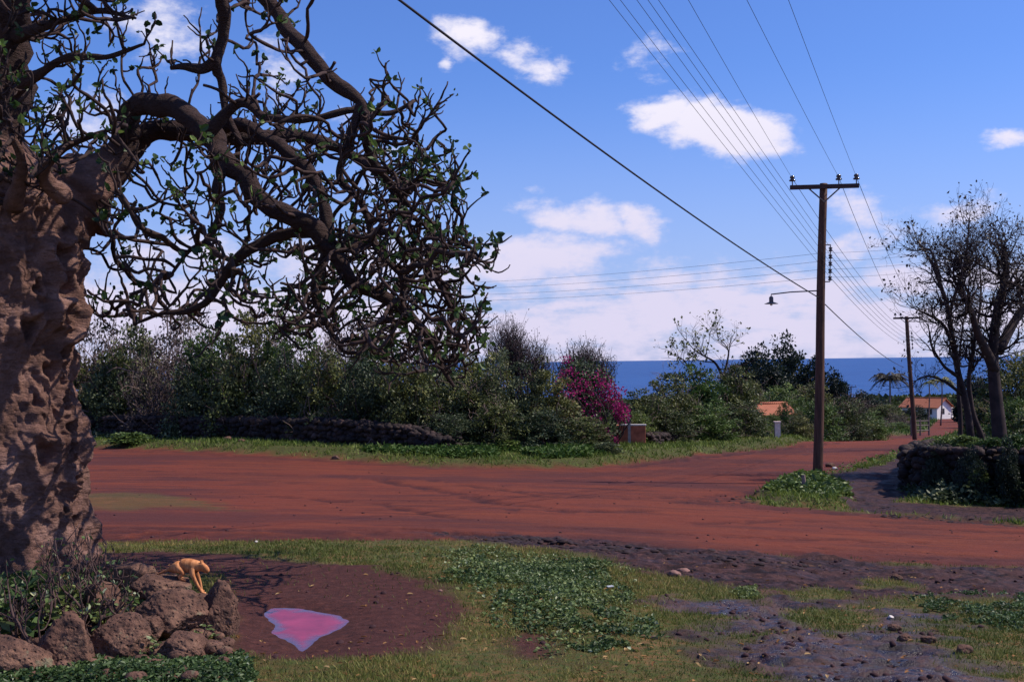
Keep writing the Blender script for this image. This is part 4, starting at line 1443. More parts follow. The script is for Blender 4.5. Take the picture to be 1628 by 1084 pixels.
def utility_pole(label, base, top, r0, r1, armlen, armrz, ins, rack=None, lamp=False, group='utility poles along the sea road'):
    base = np.array(base); top = np.array(top)
    root = empty('utility_pole', base, label, 'utility pole', group)
    tt = np.linspace(-.03, 1.0, 14)[:, None]
    pts = base + (top - base) * tt
    pts[:, 0] += .012 * np.sin(tt[:, 0] * 7)
    b = BM().tube(pts, np.linspace(r0, r1, 14), 18)
    under('shaft', b.mesh('shaft', pole_m, True), root)
    ax = np.array([math.cos(armrz), math.sin(armrz), 0])
    ac = top - np.array([0, 0, .10]) - np.array([-ax[1], ax[0], 0]) * (r1 + .05)
    b = BM().box(ac, np.array([armlen, .09, .105]), armrz)
    under('crossarm', b.mesh('crossarm', arm_m), root)
    for s in (-1, 1):
        b = BM().tube([ac + ax * s * armlen * .22 - [0, 0, .05], top - np.array([0, 0, .48 * armlen / 1.7]) - np.array([-ax[1], ax[0], 0]) * (r1 * .9)], .018, 6)
        under('brace', b.mesh('brace', steel_m), root)
    tips_ = []
    for f in ins:
        c = ac + ax * f * armlen / 2 + [0, 0, .05]
        insulator(c, 1.0, root, f)
        tips_.append(c + np.array([0, 0, .18]))
    rk = []
    if rack:
        z0, z1, k_ = rack
        dn = unit(top - base)
        hgt = top[2] - base[2]
        c0 = base + (top - base) * ((z0 - base[2]) / hgt) + ax * (r0 + .085)
        c1 = base + (top - base) * ((z1 - base[2]) / hgt) + ax * (r0 + .085)
        b = BM().tube([c0 - dn * .08, c1 + dn * .12], .012, 6)
        for q in (0, 1):
            e = (c0, c1)[q]
            b.tube([e - dn * (.08 if q == 0 else -.12), e - dn * (.08 if q == 0 else -.12) - ax * .14], .014, 6)
        under('spool_rack', b.mesh('spool_rack', steel_m), root)
        for i in range(k_):
            c = c0 + (c1 - c0) * i / (k_ - 1)
            b = BM().lathe(c - [0, 0, .05], np.array([[0, 0], [.035, 0], [.05, .01], [.05, .03], [.03, .045], [.03, .06], [.05, .075], [.05, .095], [.035, .105], [0, .105]]), 12)
            under('spool_insulator', b.mesh('spool_insulator', glaze_m, True), root)
            rk.append(c + ax * .03)
    return root, tips_, rk


PD1 = 28.8
b1 = P(1300, 770, PD1); b1[2] = H(b1[0], PD1)[0]
t1 = P(1309, 292, PD1)
p1, ins1, rk1 = utility_pole('tall dark wooden utility pole with street lamp arm standing in the weed mound', b1, t1, .125, .095, 1.70, R(-6), (-.93, .42, .93),
                             rack=(P(1310, 443, PD1)[2], P(1310, 397, PD1)[2], 5))
# the lamp on its arm
a0 = P(1303, 462, PD1); a1 = P(1226, 468, PD1)
b = BM().tube([a0, a0 * .4 + a1 * .6 + [0, 0, .02], a1, a1 - [0, 0, .06]], .017, 8)
lamp_arm = under('lamp_arm', b.mesh('lamp_arm', steel_m, True), p1)
b = BM().lathe(a1 - [0, 0, .20], [[0, 0], [.05, 0], [.055, .02], [.055, .12], [.03, .15], [0, .155]], 14)
q = link('lamp_socket', b.mesh('lamp_socket', steel_m, True), lamp_arm)
b = BM().lathe(a1 - [0, 0, .235], [[.04, .05], [.17, .0], [.172, -.008], [.04, .030], [0, .03]], 20)
q = link('lamp_shade', b.mesh('lamp_shade', steel_m, True), lamp_arm)
b = BM().lathe(a1 - [0, 0, .29], [[0, 0], [.025, .01], [.035, .035], [.02, .07], [0, .075]], 12)
q = link('bulb', b.mesh('bulb', white_m, True), lamp_arm)

PD2 = 65.5
b2 = P(1455, 713, PD2); b2[2] = H(b2[0], PD2)[0]
t2 = P(1441, 503, PD2)
p2, ins2, rk2 = utility_pole('second utility pole farther down the sea road, leaning left beside the green verge', b2, t2, .14, .10, 1.5, R(-10), (-.85, -.45, .9), rack=(P(1443, 553, PD2)[2], P(1443, 530, PD2)[2], 5))
b3 = P(1353, 655, 190); b3[2] = H(b3[0], 190)[0]
p3, ins3, rk3 = utility_pole('tiny distant utility pole in front of the sea between scrub and palm', b3, P(1353, 614, 190), .12, .09, 1.8, R(10), (-.8, .1, .8))

WG = 'overhead wires'


def wire(a, b, r, sag, label, n=40):
    a = np.array(a); b = np.array(b)
    s = np.linspace(0, 1, n)
    pts = a + (b - a) * s[:, None]
    pts[:, 2] -= 4 * sag * s * (1 - s)
    o = link('overhead_wire', tube_mesh('overhead_wire', [(pts, np.full(n, r))], 5, wire_m))
    return tag(o, label, 'wire', WG)


P0 = np.array([-7.1, -7.9, 0.])


def back_end(px_top, a):
    """where the wire through insulator a and photo point (px_top, 8) runs on to, overhead behind the camera"""
    r = ray(px_top, 8)
    # depth at which its height lies on a line rising towards the near pole
    dep_ = 16.5
    m = r * dep_
    return np.array(a) + (m - np.array(a)) * 3.0


nm3 = ['leftmost', 'middle', 'rightmost']
for i, px in enumerate((1112, 1203, 1265)):
    e = back_end(px, ins1[i])
    wire(ins1[i], e, .0040, .25, f'thin power wire leaving the tall pole crossarm upwards, {nm3[i]} of the three')
    wire(ins1[i], ins2[i], .007, .35, f'thin power wire between the two pole crossarms, {nm3[i]} of the three')
for i, px in enumerate((993, 1010, 1035, 1052, 1068)):
    e = back_end(px, rk1[i])
    wire(rk1[i], e, .0042, .25, f'thin wire running from the spool rack up to the frame top, {ORD[i]} from the left')
    wire(rk1[i], rk2[i], .006, .35, f'thin wire running from the tall pole rack to the far pole, {ORD[i]} from the bottom')
ca = P(1303, 474, PD1)
wire(ca, P(700, 8, 12) + (P(700, 8, 12) - ca) * .6, .0145, .30, 'thick dark cable slanting across the sky down to the tall pole')
wire(P(1312, 484, PD1), P(1437, 584, 63), .014, .2, 'dark cable continuing from the tall pole down to the far pole')
for i, (ya, yb) in enumerate([(372, 440), (384, 449), (397, 458), (412, 466)]):
    a = P(1640, ya - 8, 24)
    m = P(1310, 402 + i * 13, 30.2)
    e = P(560, yb + 10, 58)
    wire(m, a, .0032, .12, f'faint level wire running right from the tall pole, {ORD[i]} from the top')
    wire(m, e, .0042, .3, f'faint level wire running left from the tall pole, {ORD[i]} from the top')

# ------------------------------------------------------------------ rocks
rock_m, t, p, out = mat('lava_rock')
n1 = tnoise(t, 4, 6, .65)
n2 = tnoise(t, 22, 5, .7)
vo = N(t, 'ShaderNodeTexVoronoi', i_Scale=34.0)
tcn = N(t, 'ShaderNodeTexCoord'); L(t, tcn.outputs['Object'], vo.inputs['Vector'])
c = ramp(t, n1, [(.3, (.060, .032, .023)), (.5, (.13, .066, .046)), (.68, (.24, .13, .085))])
c = MIX(t, SS(t, n2, .48, .66, 0, .75), c, (.028, .018, .018))
c = MIX(t, SS(t, tnoise(t, 7, 4, .6), .62, .70, 0, .55), c, (.19, .20, .12))
L(t, c, p.inputs['Base Color'])
p.inputs['Roughness'].default_value = .92
h_ = M2(t, 'ADD', M2(t, 'MULTIPLY', n2, 1.2), SS(t, vo.outputs['Distance'], 0, .35, 0, .8))
bump(t, p, h_, 1.0, .02)
wallm, t, p, out = mat('dark_lava_wall')
n1 = tnoise(t, 1.6, 6, .65)
L(t, ramp(t, n1, [(.35, (.010, .007, .007)), (.55, (.030, .018, .016)), (.75, (.13, .075, .062))]), p.inputs['Base Color'])
bump(t, p, tnoise(t, 9, 5, .7), .8, .04)
stone_m = flat_mat('reddish_stone', (.22, .12, .10), .9, 12, .4, .2, .6)
pale_m = flat_mat('pale_stone', (.60, .54, .50), .8, 12, .15)


def ico(sub):
    bm = bmesh.new()
    bmesh.ops.create_icosphere(bm, subdivisions=sub, radius=1)
    V = np.array([v.co[:] for v in bm.verts]); F = np.array([[v.index for v in f.verts] for f in bm.faces])
    bm.free()
    return V, F


ICO5, ICO3, ICO1, ICO2 = ico(6), ico(4), ico(2), ico(3)


def rock_verts(base_, seed, size, facets=9, rough=.12):
    V, F = base_
    rng = np.random.default_rng(seed)
    V = V.copy()
    nrm = unit(rng.normal(0, 1, (facets, 3)))
    dist = rng.uniform(.62, .88, facets)
    r = np.ones(len(V))
    for a, dd in zip(nrm, dist):
        c = V @ a
        r = np.where(c > dd * .98 / np.maximum(r, .01) * 0 + dd, np.minimum(r, dd / np.maximum(c, .05)), r)
    V = V * r[:, None]
    V = V * (1 + rough * fbm(V * 2.4 + seed, 5, seed, .6))[:, None]
    V += (.035 * fbm(V * 11 + seed, 4, seed + 9, .6))[:, None] * unit(V)
    return V * (np.array(size) / 2), F


ROCKS = [  # px, py centre, w px, h px, depth, label, rz
    (258, 941, 92, 50, 7.38, 'long weathered lava slab the ginger cat climbs down from', .2),
    (276, 980, 104, 66, 6.95, 'large angular lava rock with a dark undercut front, below the cat', .9),
    (345, 992, 72, 104, 7.12, 'upright lava boulder at the right end of the rock pile', 2.0),
    (190, 1017, 88, 68, 6.45, 'brown rounded lava boulder left of the reddish lowest rock', .5),
    (108, 1030, 88, 84, 6.25, 'brown boulder at the foot of the trunk among dry stems', 1.4),
    (288, 1036, 84, 50, 6.45, 'reddish lava rock lowest in the pile just above the clover', 2.6),
    (334, 1040, 44, 36, 6.6, 'small reddish rock between the upright boulder and the clover', 3.3),
    (18, 1058, 110, 76, 6.05, 'dark boulder in the bottom left corner', 4.0),
    (238, 1002, 50, 40, 6.75, 'small mossy rock wedged between two boulders', 4.6),
    (212, 912, 70, 34, 8.0, 'low pale rock behind the dry stems right of the trunk', 5.2),
    (160, 965, 70, 60, 7.2, 'shaded rock between trunk foot and the long slab', 5.9),
    (60, 985, 90, 60, 7.3, 'shadowed rock under the broad leaves at the trunk foot', 6.6),
    (322, 962, 40, 38, 7.34, 'small rock ledge the cat rests its front paw on', 1.1)]
for i, (px, py, w, h, d, lab, rz) in enumerate(ROCKS):
    c = P(px, py, d)
    sx, sz = w / F_PX * d * 1.18, h / F_PX * d * 1.28
    V, F = rock_verts(ICO5 if i < 9 else ICO3, 40 + i, (sx, sx * .85, sz), 10, .16)
    gz_ = H(c[0], d)[0]
    o = link('rock', mesh_raw('rock', V, [F], smooth=True, mats=[rock_m]), None, c)
    tag(o, lab, 'rock', 'lava rocks piled at the foot of the tree')
# filler earth under the pile is a bank of soil and small stones
bk = []
rb = np.random.default_rng(3)
Vs, Fs, nn_ = [], [], 0
for _ in range(200):
    px, py = rb.uniform(-60, 372), rb.uniform(930, 1075)
    g = G(px, min(py + 30, 1090))
    V, F = rock_verts(ICO1, int(rb.integers(1e6)), np.array([1, .9, .7]) * rb.uniform(.04, .15), 6)
    zt = rb.uniform(0, .05)
    V = V + [g[0], g[1], g[2] + zt]
    Vs.append(V); Fs.append(F + nn_); nn_ += len(V)
tag(link('rubble', mesh_raw('rubble', np.concatenate(Vs), [np.concatenate(Fs)], smooth=True, mats=[rock_m])), 'small lava rubble packed between the boulders', 'rubble', kind='stuff')


def stones_at(pts, seed, size, m=rock_m, squash=.6, base_=ICO1, facets=7):
    rng = np.random.default_rng(seed)
    Vs, Fs, k = [], [], 0
    var = [rock_verts(base_, seed + j, (1, .85, squash), facets, .2) for j in range(8)]
    for (x, y, z) in pts:
        V, F = var[rng.integers(8)]
        a = rng.uniform(0, 6.28)
        s = size * rng.uniform(.5, 1.5)
        R2 = np.array([[math.cos(a), -math.sin(a), 0], [math.sin(a), math.cos(a), 0], [0, 0, 1]])
        Vs.append(V @ R2.T * s + [x, y, z]); Fs.append(F + k); k += len(V)
    return np.concatenate(Vs), np.concatenate(Fs)


# black clotted mud ridges at the near road edge
rm = np.random.default_rng(12)
pts_ = []
for (ax, ay, bx, by, k_, sp) in [(690, 846, 860, 856, 170, 5), (770, 853, 1000, 876, 420, 7), (960, 868, 1180, 893, 170, 7), (1180, 895, 1350, 905, 60, 8), (1360, 795, 1420, 812, 120, 8), (1400, 817, 1620, 834, 150, 3), (1130, 800, 1215, 788, 70, 5)]:
    g0, g1, g2 = G(ax, ay), G(bx, by), G((ax + bx) / 2, (ay + by) / 2 + sp)
    wd = abs(g2[1] - (g0[1] + g1[1]) / 2) * .5
    q = rm.random(k_ * 2)
    X_ = g0[0] + (g1[0] - g0[0]) * q + rm.normal(0, .06, k_ * 2); Y_ = g0[1] + (g1[1] - g0[1]) * q + rm.normal(0, wd, k_ * 2)
    pts_.append(np.stack([X_, Y_, H(X_, Y_) - .012], 1))
pts_ = np.concatenate(pts_)
keep_ = fbm2(pts_[:, 0] * 1.3, pts_[:, 1] * 2.5, 3, 15) > -.12
V, F = stones_at(pts_[keep_], 62, .10, None, .38)
black_mud = flat_mat('black_mud', (.024, .011, .012), .85, 14, .5, .3, .6)
tag(link('mud_clods', mesh_raw('mud_clods', V, [F], smooth=True, mats=[black_mud])), 'black clotted mud churned up along the near edge of the road', 'mud', kind='stuff')

# individual stones on the ground: px, py, width px, label, material
for (px, py, w, lab, m) in [
    (1422, 1000, 24, 'dark lava stone beside the grass in the muddy patch, farthest of the big ones', rock_m), (1440, 1017, 26, 'brown flat topped stone in the middle of the muddy patch', rock_m),
    (1476, 1020, 26, 'dark clod like stone just right of the flat topped stone', rock_m), (1532, 1036, 30, 'blackish stone nearest the bottom right corner', rock_m),
    (1416, 983, 10, 'small white stone above the dark stones in the mud', pale_m), (1328, 745, 11, 'white stone at the tip of the green verge beside the pole', pale_m),
    (1320, 742, 16, 'dark stone next to the white stone on the verge tip', rock_m), (1086, 909, 22, 'reddish flat stone at the edge of the dark mud', stone_m), (1072, 917, 22, 'second reddish flat stone nearer than its neighbour by the mud', stone_m),
    (1040, 1012, 12, 'small reddish pebble on the turf right of the weeds', stone_m), (885, 893, 10, 'pale clod where turf meets dark mud', stone_m), (1245, 897, 16, 'dark clod at the near edge of the road', rock_m),
    (1288, 896, 18, 'dark clod right of the similar one at the near road edge', rock_m), (1426, 922, 20, 'dark clod on the small strip of grass in the mud', rock_m), (362, 710, 16, 'brown stone on the far verge below the hedge', rock_m),
    (384, 712, 12, 'smaller brown stone right of its neighbour on the far verge', rock_m), (534, 730, 14, 'lone brown stone on the verge edge in the middle distance', rock_m), (408, 862, 7, 'tiny white fleck of stone at the near road edge', pale_m),
    (1270, 762, 12, 'dark stone on top of the mound left of the pole', rock_m), (700, 955, 8, 'pale pebble at the rim of the bare soil', stone_m), (790, 990, 8, 'small orange pebble among the weeds', stone_m)]:
    g = G(px, py)
    s = w / F_PX * g[1]
    V, F = rock_verts(ICO3, int(px), (s, s * .8, s * .62), 7)
    o = link('stone', mesh_raw('stone', V, [F], smooth=True, mats=[m]), None, (g[0], g[1], H(g[0], g[1])[0] + s * .12))
    tag(o, lab, 'stone')
g = G(970, 935)
b = BM().box(np.array([0, 0, 0]), np.array([.055, .03, .008]), .4)
o = link('paper_scrap', b.mesh('paper_scrap', white_m), None, (g[0], g[1], H(g[0], g[1])[0] + .03)); tag(o, 'white scrap of paper lying on turf right of the weed patch', 'litter')

# clods and grit
rg_ = np.random.default_rng(8)
Nn = 2600
yy = np.exp(rg_.uniform(math.log(5.3), math.log(30), Nn * 4)); uu = rg_.uniform(-.42, .5, Nn * 4); xx = uu * yy
mr, mm, mb, ms, mi = masks(xx, yy)
pr = mm * .55 * sstep(fbm2(xx * 1.2, yy * 2.2, 3, 7), -.1, .3) + mb * .06 + mr * .03
sel = rg_.random(len(xx)) < pr
xx, yy = xx[sel], yy[sel]
sel = sdist(PUDDLE, xx, yy) > .1
xx, yy = xx[sel], yy[sel]
zz = H(xx, yy)
V, F = stones_at(np.stack([xx, yy, zz], 1), 61, .04, rock_m, .7)
tag(link('clods', mesh_raw('clods', V, [F], smooth=True, mats=[flat_mat('mud_clod', (.045, .020, .022), .85, 14, .5, .2, .6)])), 'small clods and grit scattered over mud and road', 'clods', kind='stuff')


# ------------------------------------------------------------------ dry stone walls
def stone_wall(label, line, hts, th, ssize, seed, dens_=1.0, group=None, capm=None):
    """line: list of world xy; hts: heights"""
    rng = np.random.default_rng(seed)
    line = np.array(line, float)
    seg = np.linalg.norm(np.diff(line, axis=0), axis=1)
    cum = np.concatenate([[0], np.cumsum(seg)])
    n = int(cum[-1] / (ssize * .5)) + 2
    s = np.linspace(0, cum[-1], n)
    x = np.interp(s, cum, line[:, 0]); y = np.interp(s, cum, line[:, 1]); h = np.interp(s, cum, hts) * (1 + .10 * fbm2(s * .8, s * 0, 3, seed))
    z = Hs(x, y)
    tx, ty = np.gradient(x), np.gradient(y); l_ = np.hypot(tx, ty); nx, ny = -ty / l_, tx / l_
    b = BM()
    V = []
    for sg, zz_ in ((-1, -.2), (-1, 1), (1, 1), (1, -.2)):
        k = th * (.42 if zz_ < 0 else .32)
        V.append(np.stack([x + sg * nx * k, y + sg * ny * k, z + (h - .08 if zz_ > 0 else -.2)], 1))
    V = np.stack(V, 1).reshape(-1, 3)
    Q = []
    for i in range(n - 1):
        for j in range(3):
            Q.append([i * 4 + j, i * 4 + j + 1, i * 4 + 5 + j, i * 4 + 4 + j])
    Q += [[0, 1, 2, 3], [(n - 1) * 4 + 3, (n - 1) * 4 + 2, (n - 1) * 4 + 1, (n - 1) * 4]]
    b.add(V, Q)
    pts = []
    for i in range(n):
        rows = int(h[i] / (ssize * .55))
        for r_ in range(rows + 1):
            zz_ = (r_ + rng.uniform(.2, .8)) * ssize * .55
            for sg in (-1, 1):
                if rng.random() < dens_:
                    pts.append((x[i] + sg * nx[i] * th * .36 + rng.normal(0, .04), y[i] + sg * ny[i] * th * .36 + rng.normal(0, .03), z[i] + min(zz_, h[i])))
        pts.append((x[i], y[i], z[i] + h[i] + rng.uniform(-.05, .04)))
    V, F = stones_at(pts, seed, ssize, None, .75, facets=11)
    b.add(V, None, F)
    o = link('stone_wall', b.mesh('stone_wall', wallm, True))
    return tag(o, label, 'wall', group)


w0 = WLINE
stone_wall('long low dark lava stone wall under the hedge on the left', w0, [1.0, 1.0, 1.0, .95, .95, .85, .6], .7, .30, 71)
w1 = [G(x, y)[:2] for x, y in ((1030, 714), (1100, 706), (1170, 699), (1230, 694), (1290, 689))]
stone_wall('low dark stone wall half buried in bushes right of the terracotta block wall', w1, [.55, .6, .65, .65, .5], .6, .26, 72)
w2 = [(P(1470, 700, 26.5)[0], 26.5), (P(1500, 700, 25.6)[0], 25.6), (P(1560, 700, 25)[0], 25.0), (P(1640, 700, 24.6)[0], 24.6), (P(1900, 700, 23.5)[0], 23.5)]
hh2 = [P(a, b, d)[2] - Hs(P(a, b, d)[0], d)[0] for a, b, d in ((1470, 716, 26.5), (1500, 708, 25.6), (1560, 712, 25), (1640, 714, 24.6), (1900, 716, 23.5))]
stone_wall('blackish lava stone wall under the bare trees at the right edge', w2, hh2, .9, .26, 73)
w3 = [(P(1466, 700, 26.5)[0], 26.7), (P(1474, 700, 31)[0], 31.5), (P(1490, 700, 38)[0], 38.5)]
stone_wall('short return of dark stone wall running back beside the sea road', w3, [.9, .8, .6], .8, .28, 74)
w5 = [G(x, y)[:2] for x, y in ((1440, 662), (1500, 661.5), (1570, 661), (1640, 660.5))]
stone_wall('distant dark boundary wall in front of the white house', w5, [1.0, 1.0, 1.1, 1.1], .8, .5, 76)

# rail gate, posts, terracotta wall
wood_m = flat_mat('grey_wood', (.13, .10, .095), .85, 6)
g0, g1 = G(1449, 693), G(1477, 692)
root = empty('rail_gate', g0, 'low wooden rail gate in the verge beside the far pole', 'gate')
for i, hh_ in enumerate((.35, .7, 1.0)):
    a = np.array([g0[0], g0[1], H(*g0[:2])[0] + hh_]); c = np.array([g1[0], g1[1], H(*g1[:2])[0] + hh_])
    under('rail', BM().tube([a, c], .045, 6).mesh('rail', wood_m), root)
for g in (g0, (g0 + g1) / 2, g1):
    z = H(g[0], g[1])[0]
    under('post', BM().tube([[g[0], g[1], z - .2], [g[0], g[1], z + 1.15]], .06, 8).mesh('post', wood_m), root)
terra_m = flat_mat('terracotta_block', (.40, .12, .07), .85, 5, .35)
g = G(1004, 715); z = H(g[0], g[1])[0]
root = empty('block_wall', (g[0], g[1], z), 'short terracotta block wall with a pale coping beside the bougainvillea', 'wall')
b = BM().box(np.array([g[0] + .05, g[1], z + .32]), np.array([.96, .20, .74]), R(-8)).box(np.array([g[0] - .40, g[1] + .55, z + .32]), np.array([.20, .88, .74]), R(-8))
under('blocks', b.mesh('blocks', terra_m), root)
b = BM().box(np.array([g[0] + .05, g[1], z + .717]), np.array([1.02, .25, .05]), R(-8))
under('coping', b.mesh('coping', pale_m), root)
g = G(1001, 716); z = H(g[0], g[1])[0]
b = BM().box(np.array([0, 0, .48]), np.array([.10, .10, 1.36])).box(np.array([0, 0, 1.175]), np.array([.13, .13, .03]))
o = link('post', b.mesh('post', flat_mat('grey_post', (.30, .26, .25), .8)), None, (g[0], g[1] + .05, z)); tag(o, 'slim grey post standing behind the terracotta block wall', 'post')
g = G(1236, 703); z = H(g[0], g[1])[0]
b = BM().box(np.array([0, 0, .3]), np.array([.24, .24, .74])).box(np.array([0, 0, .70]), np.array([.30, .30, .06]))
o = link('post', b.mesh('post', flat_mat('pinkish_post', (.78, .58, .50), .8)), None, (g[0], g[1], z)); tag(o, 'short pinkish white gatepost among the bushes across the sea road', 'post')
g = G(1278, 792); z = H(g[0], g[1])[0]
b = BM().tube([[0, 0, -.1], [.01, 0, .15], [0, .01, .36]], [.05, .048, .042], 8)
o = link('post', b.mesh('post', flat_mat('stub_wood', (.22, .15, .13), .85)), None, (g[0], g[1], z)); tag(o, 'short weathered wooden stub at the front of the weed mound', 'post')

# ------------------------------------------------------------------ houses
plaster_m = flat_mat('white_plaster', (.74, .70, .68), .8, 1.5, .08)
shade_m = flat_mat('grey_boards', (.34, .33, .36), .8, 2)
roof_m, t, p, out = mat('orange_tiles')
wv = N(t, 'ShaderNodeTexWave', i_Scale=2.2, i_Distortion=.5)
tcn = N(t, 'ShaderNodeTexCoord'); L(t, tcn.outputs['Object'], wv.inputs['Vector'])
L(t, MIX(t, tnoise(t, 2, 4), (.27, .085, .045), (.42, .15, .08)), p.inputs['Base Color'])
bump(t, p, wv.outputs[0], .4, .05)
dark_m = flat_mat('dark_opening', (.02, .02, .025), .4)
creamm = flat_mat('cream_plaster', (.62, .50, .38), .8)


def house(label, c, rz, Lx, Wy, hw, hr, over, wm, windows, doorx=None):
    c = np.array(c, float)
    root = empty('house', c, label, 'house', None, rz)
    b = BM()
    x, y = Lx / 2, Wy / 2
    V = [[-x, -y, -.5], [x, -y, -.5], [x, y, -.5], [-x, y, -.5], [-x, -y, hw], [x, -y, hw], [x, y, hw], [-x, y, hw], [-x, 0, hw + hr], [x, 0, hw + hr]]
    b.add(V, [[0, 1, 5, 4], [2, 3, 7, 6], [1, 2, 6, 5], [3, 0, 4, 7]], [[5, 6, 9], [7, 4, 8]])
    link('walls', b.mesh('walls', wm), root)
    b = BM()
    ox, oy = x + over, y + over
    sl = hr / y
    for s in (-1, 1):
        zt = hw + hr + .03; ze = zt - sl * oy
        n_ = np.array([0, s * sl, 1]); n_ = n_ / np.linalg.norm(n_) * .10
        q = np.array([[-ox, 0, zt], [ox, 0, zt], [ox, s * oy, ze], [-ox, s * oy, ze]])
        qq = np.concatenate([q, q + n_])
        b.add(qq, [[0, 1, 2, 3], [4, 5, 6, 7], [0, 1, 5, 4], [1, 2, 6, 5], [2, 3, 7, 6], [3, 0, 4, 7]])
    r_ = link('roof', b.mesh('roof', roof_m), root)
    link('ridge_tiles', BM().tube([[-ox, 0, hw + hr + .16], [ox, 0, hw + hr + .16]], .10, 8).mesh('ridge_tiles', roof_m, True), r_)
    for (face, u, zc, w, h_) in windows:
        if face == 'front':
            cc_, sz, fr_ = np.array([u, -y - .02, zc]), np.array([w, .06, h_]), np.array([w + .16, .04, h_ + .16])
            o2 = np.array([0, .012, 0])
        else:
            cc_, sz, fr_ = np.array([x + .02, u, zc]), np.array([.06, w, h_]), np.array([.04, w + .16, h_ + .16])
            o2 = np.array([-.012, 0, 0])
        wn = link('window' if h_ < 1.8 else 'door', BM().box(cc_, sz).mesh('pane', dark_m), root)
        link('frame', BM().box(cc_ + o2, fr_).mesh('frame', shade_m), wn)
    return root


hd = 200
hc = P(1473, 660, hd); hc[2] = P(1473, 664, hd)[2]
house('small white house with an orange tiled roof far down the road by the sea', hc, R(-50), 6.6, 4.6, 2.05, 1.3, .45, plaster_m,
      [('front', -1.7, 1.2, 1.0, .9), ('front', .2, 1.0, .9, 1.9), ('front', 1.9, 1.2, .9, .9), ('side', -.3, 1.25, .8, .9)])
hc = P(1508, 662, 204); hc[2] = P(1508, 664, 204)[2]
root = empty('shed', hc, 'low pale lean-to shed just right of the white house gable', 'shed')
b = BM().box(hc + [0, 0, .7], np.array([1.4, 1.6, 2.0]), R(-30)); under('walls', b.mesh('walls', plaster_m), root)
b = BM().box(hc + [0, 0, 1.76], np.array([1.7, 1.9, .10]), R(-30)); under('roof', b.mesh('roof', pale_m), root)
hc = P(1224, 672, 74); hc[2] = P(1224, 676, 74)[2]
house('half hidden cream house with an orange roof among the roadside bushes', hc, R(22), 2.3, 2.0, .72, .55, .2, creamm, [('front', -.6, .42, .4, .4), ('front', .6, .42, .4, .4)])

# ------------------------------------------------------------------ the cat
fur, t, p, out = mat('ginger_fur')
n = tnoise(t, 22, 4, .6, 'Object', (2.2, 1, .35))
L(t, ramp(t, n, [(.42, (.38, .14, .05)), (.5, (.50, .20, .075)), (.65, (.62, .27, .11))]), p.inputs['Base Color'])
p.inputs['Roughness'].default_value = .75
bump(t, p, tnoise(t, 90, 3, .6), .5, .004)
CD = 7.42
CAT = {  # name: (px, py, depth offset, radius, parent)
    'hip': (275, 902, 0, .042, None), 'loin': (286, 898, 0, .046, 'hip'), 'rib': (298, 898, 0, .050, 'loin'), 'chest': (309, 900, -.005, .045, 'rib'), 'neck': (317, 899, -.01, .030, 'chest'),
    'head': (325, 903, -.015, .037, 'neck'), 'snout': (329.5, 906, -.02, .023, 'head'), 'nose': (331, 910, -.022, .011, 'snout'),
    'earA0': (320.5, 895, -.030, .010, 'head'), 'earA1': (319, 889.5, -.034, .003, 'earA0'), 'earB0': (322, 895, .008, .010, 'head'), 'earB1': (321.5, 889.5, .012, .003, 'earB0'),
    't0': (267, 905, .01, .011, 'hip'), 't1': (261, 908, .015, .009, 't0'), 't2': (254, 911, .02, .008, 't1'), 't3': (248, 914, .03, .007, 't2'), 't4': (242, 914, .04, .005, 't3'),
    'th': (284, 905, -.035, .031, 'hip'), 'kn': (293, 911, -.045, .019, 'th'), 'hk': (284, 917, -.045, .011, 'kn'), 'pw': (290, 921, -.05, .011, 'hk'), 'pt': (296, 922.5, -.052, .009, 'pw'),
    'th2': (283, 905, .035, .031, 'hip'), 'kn2': (291, 911, .045, .019, 'th2'), 'hk2': (282, 916, .045, .011, 'kn2'), 'pw2': (288, 919, .05, .011, 'hk2'), 'pt2': (293, 920, .05, .009, 'pw2'),
    'sh': (304, 904, -.035, .024, 'chest'), 'el': (306.5, 915, -.045, .0155, 'sh'), 'wr': (314, 930, -.045, .0105, 'el'), 'fp': (321.5, 942, -.045, .0115, 'wr'), 'ft': (328, 943.5, -.047, .010, 'fp'),
    'sh2': (308, 904, .03, .024, 'chest'), 'el2': (314, 914, .04, .015, 'sh2'), 'wr2': (318.5, 927, .04, .0105, 'el2'), 'fp2': (320, 938, .04, .011, 'wr2'), 'ft2': (325, 940, .04, .009, 'fp2')}
names = list(CAT)
co = {k: P(v[0], v[1], CD + v[2]) for k, v in CAT.items()}
c0 = co['pt']
me = bpy.data.meshes.new('cat')
me.from_pydata([tuple(co[k] - c0) for k in names], [(names.index(v[4]), i) for i, (k, v) in enumerate(CAT.items()) if v[4]], [])
me.materials.append(fur)
cat_o = link('cat', me, None, tuple(c0))
md = cat_o.modifiers.new('skin', 'SKIN'); md.use_smooth_shade = True
for i, k in enumerate(names):
    me.skin_vertices[0].data[i].radius = (CAT[k][3],) * 2
me.skin_vertices[0].data[0].use_root = True
sb = cat_o.modifiers.new('sub', 'SUBSURF'); sb.levels = 2; sb.render_levels = 2
tag(cat_o, 'ginger cat climbing down the lava rocks with one foreleg stretched', 'cat')

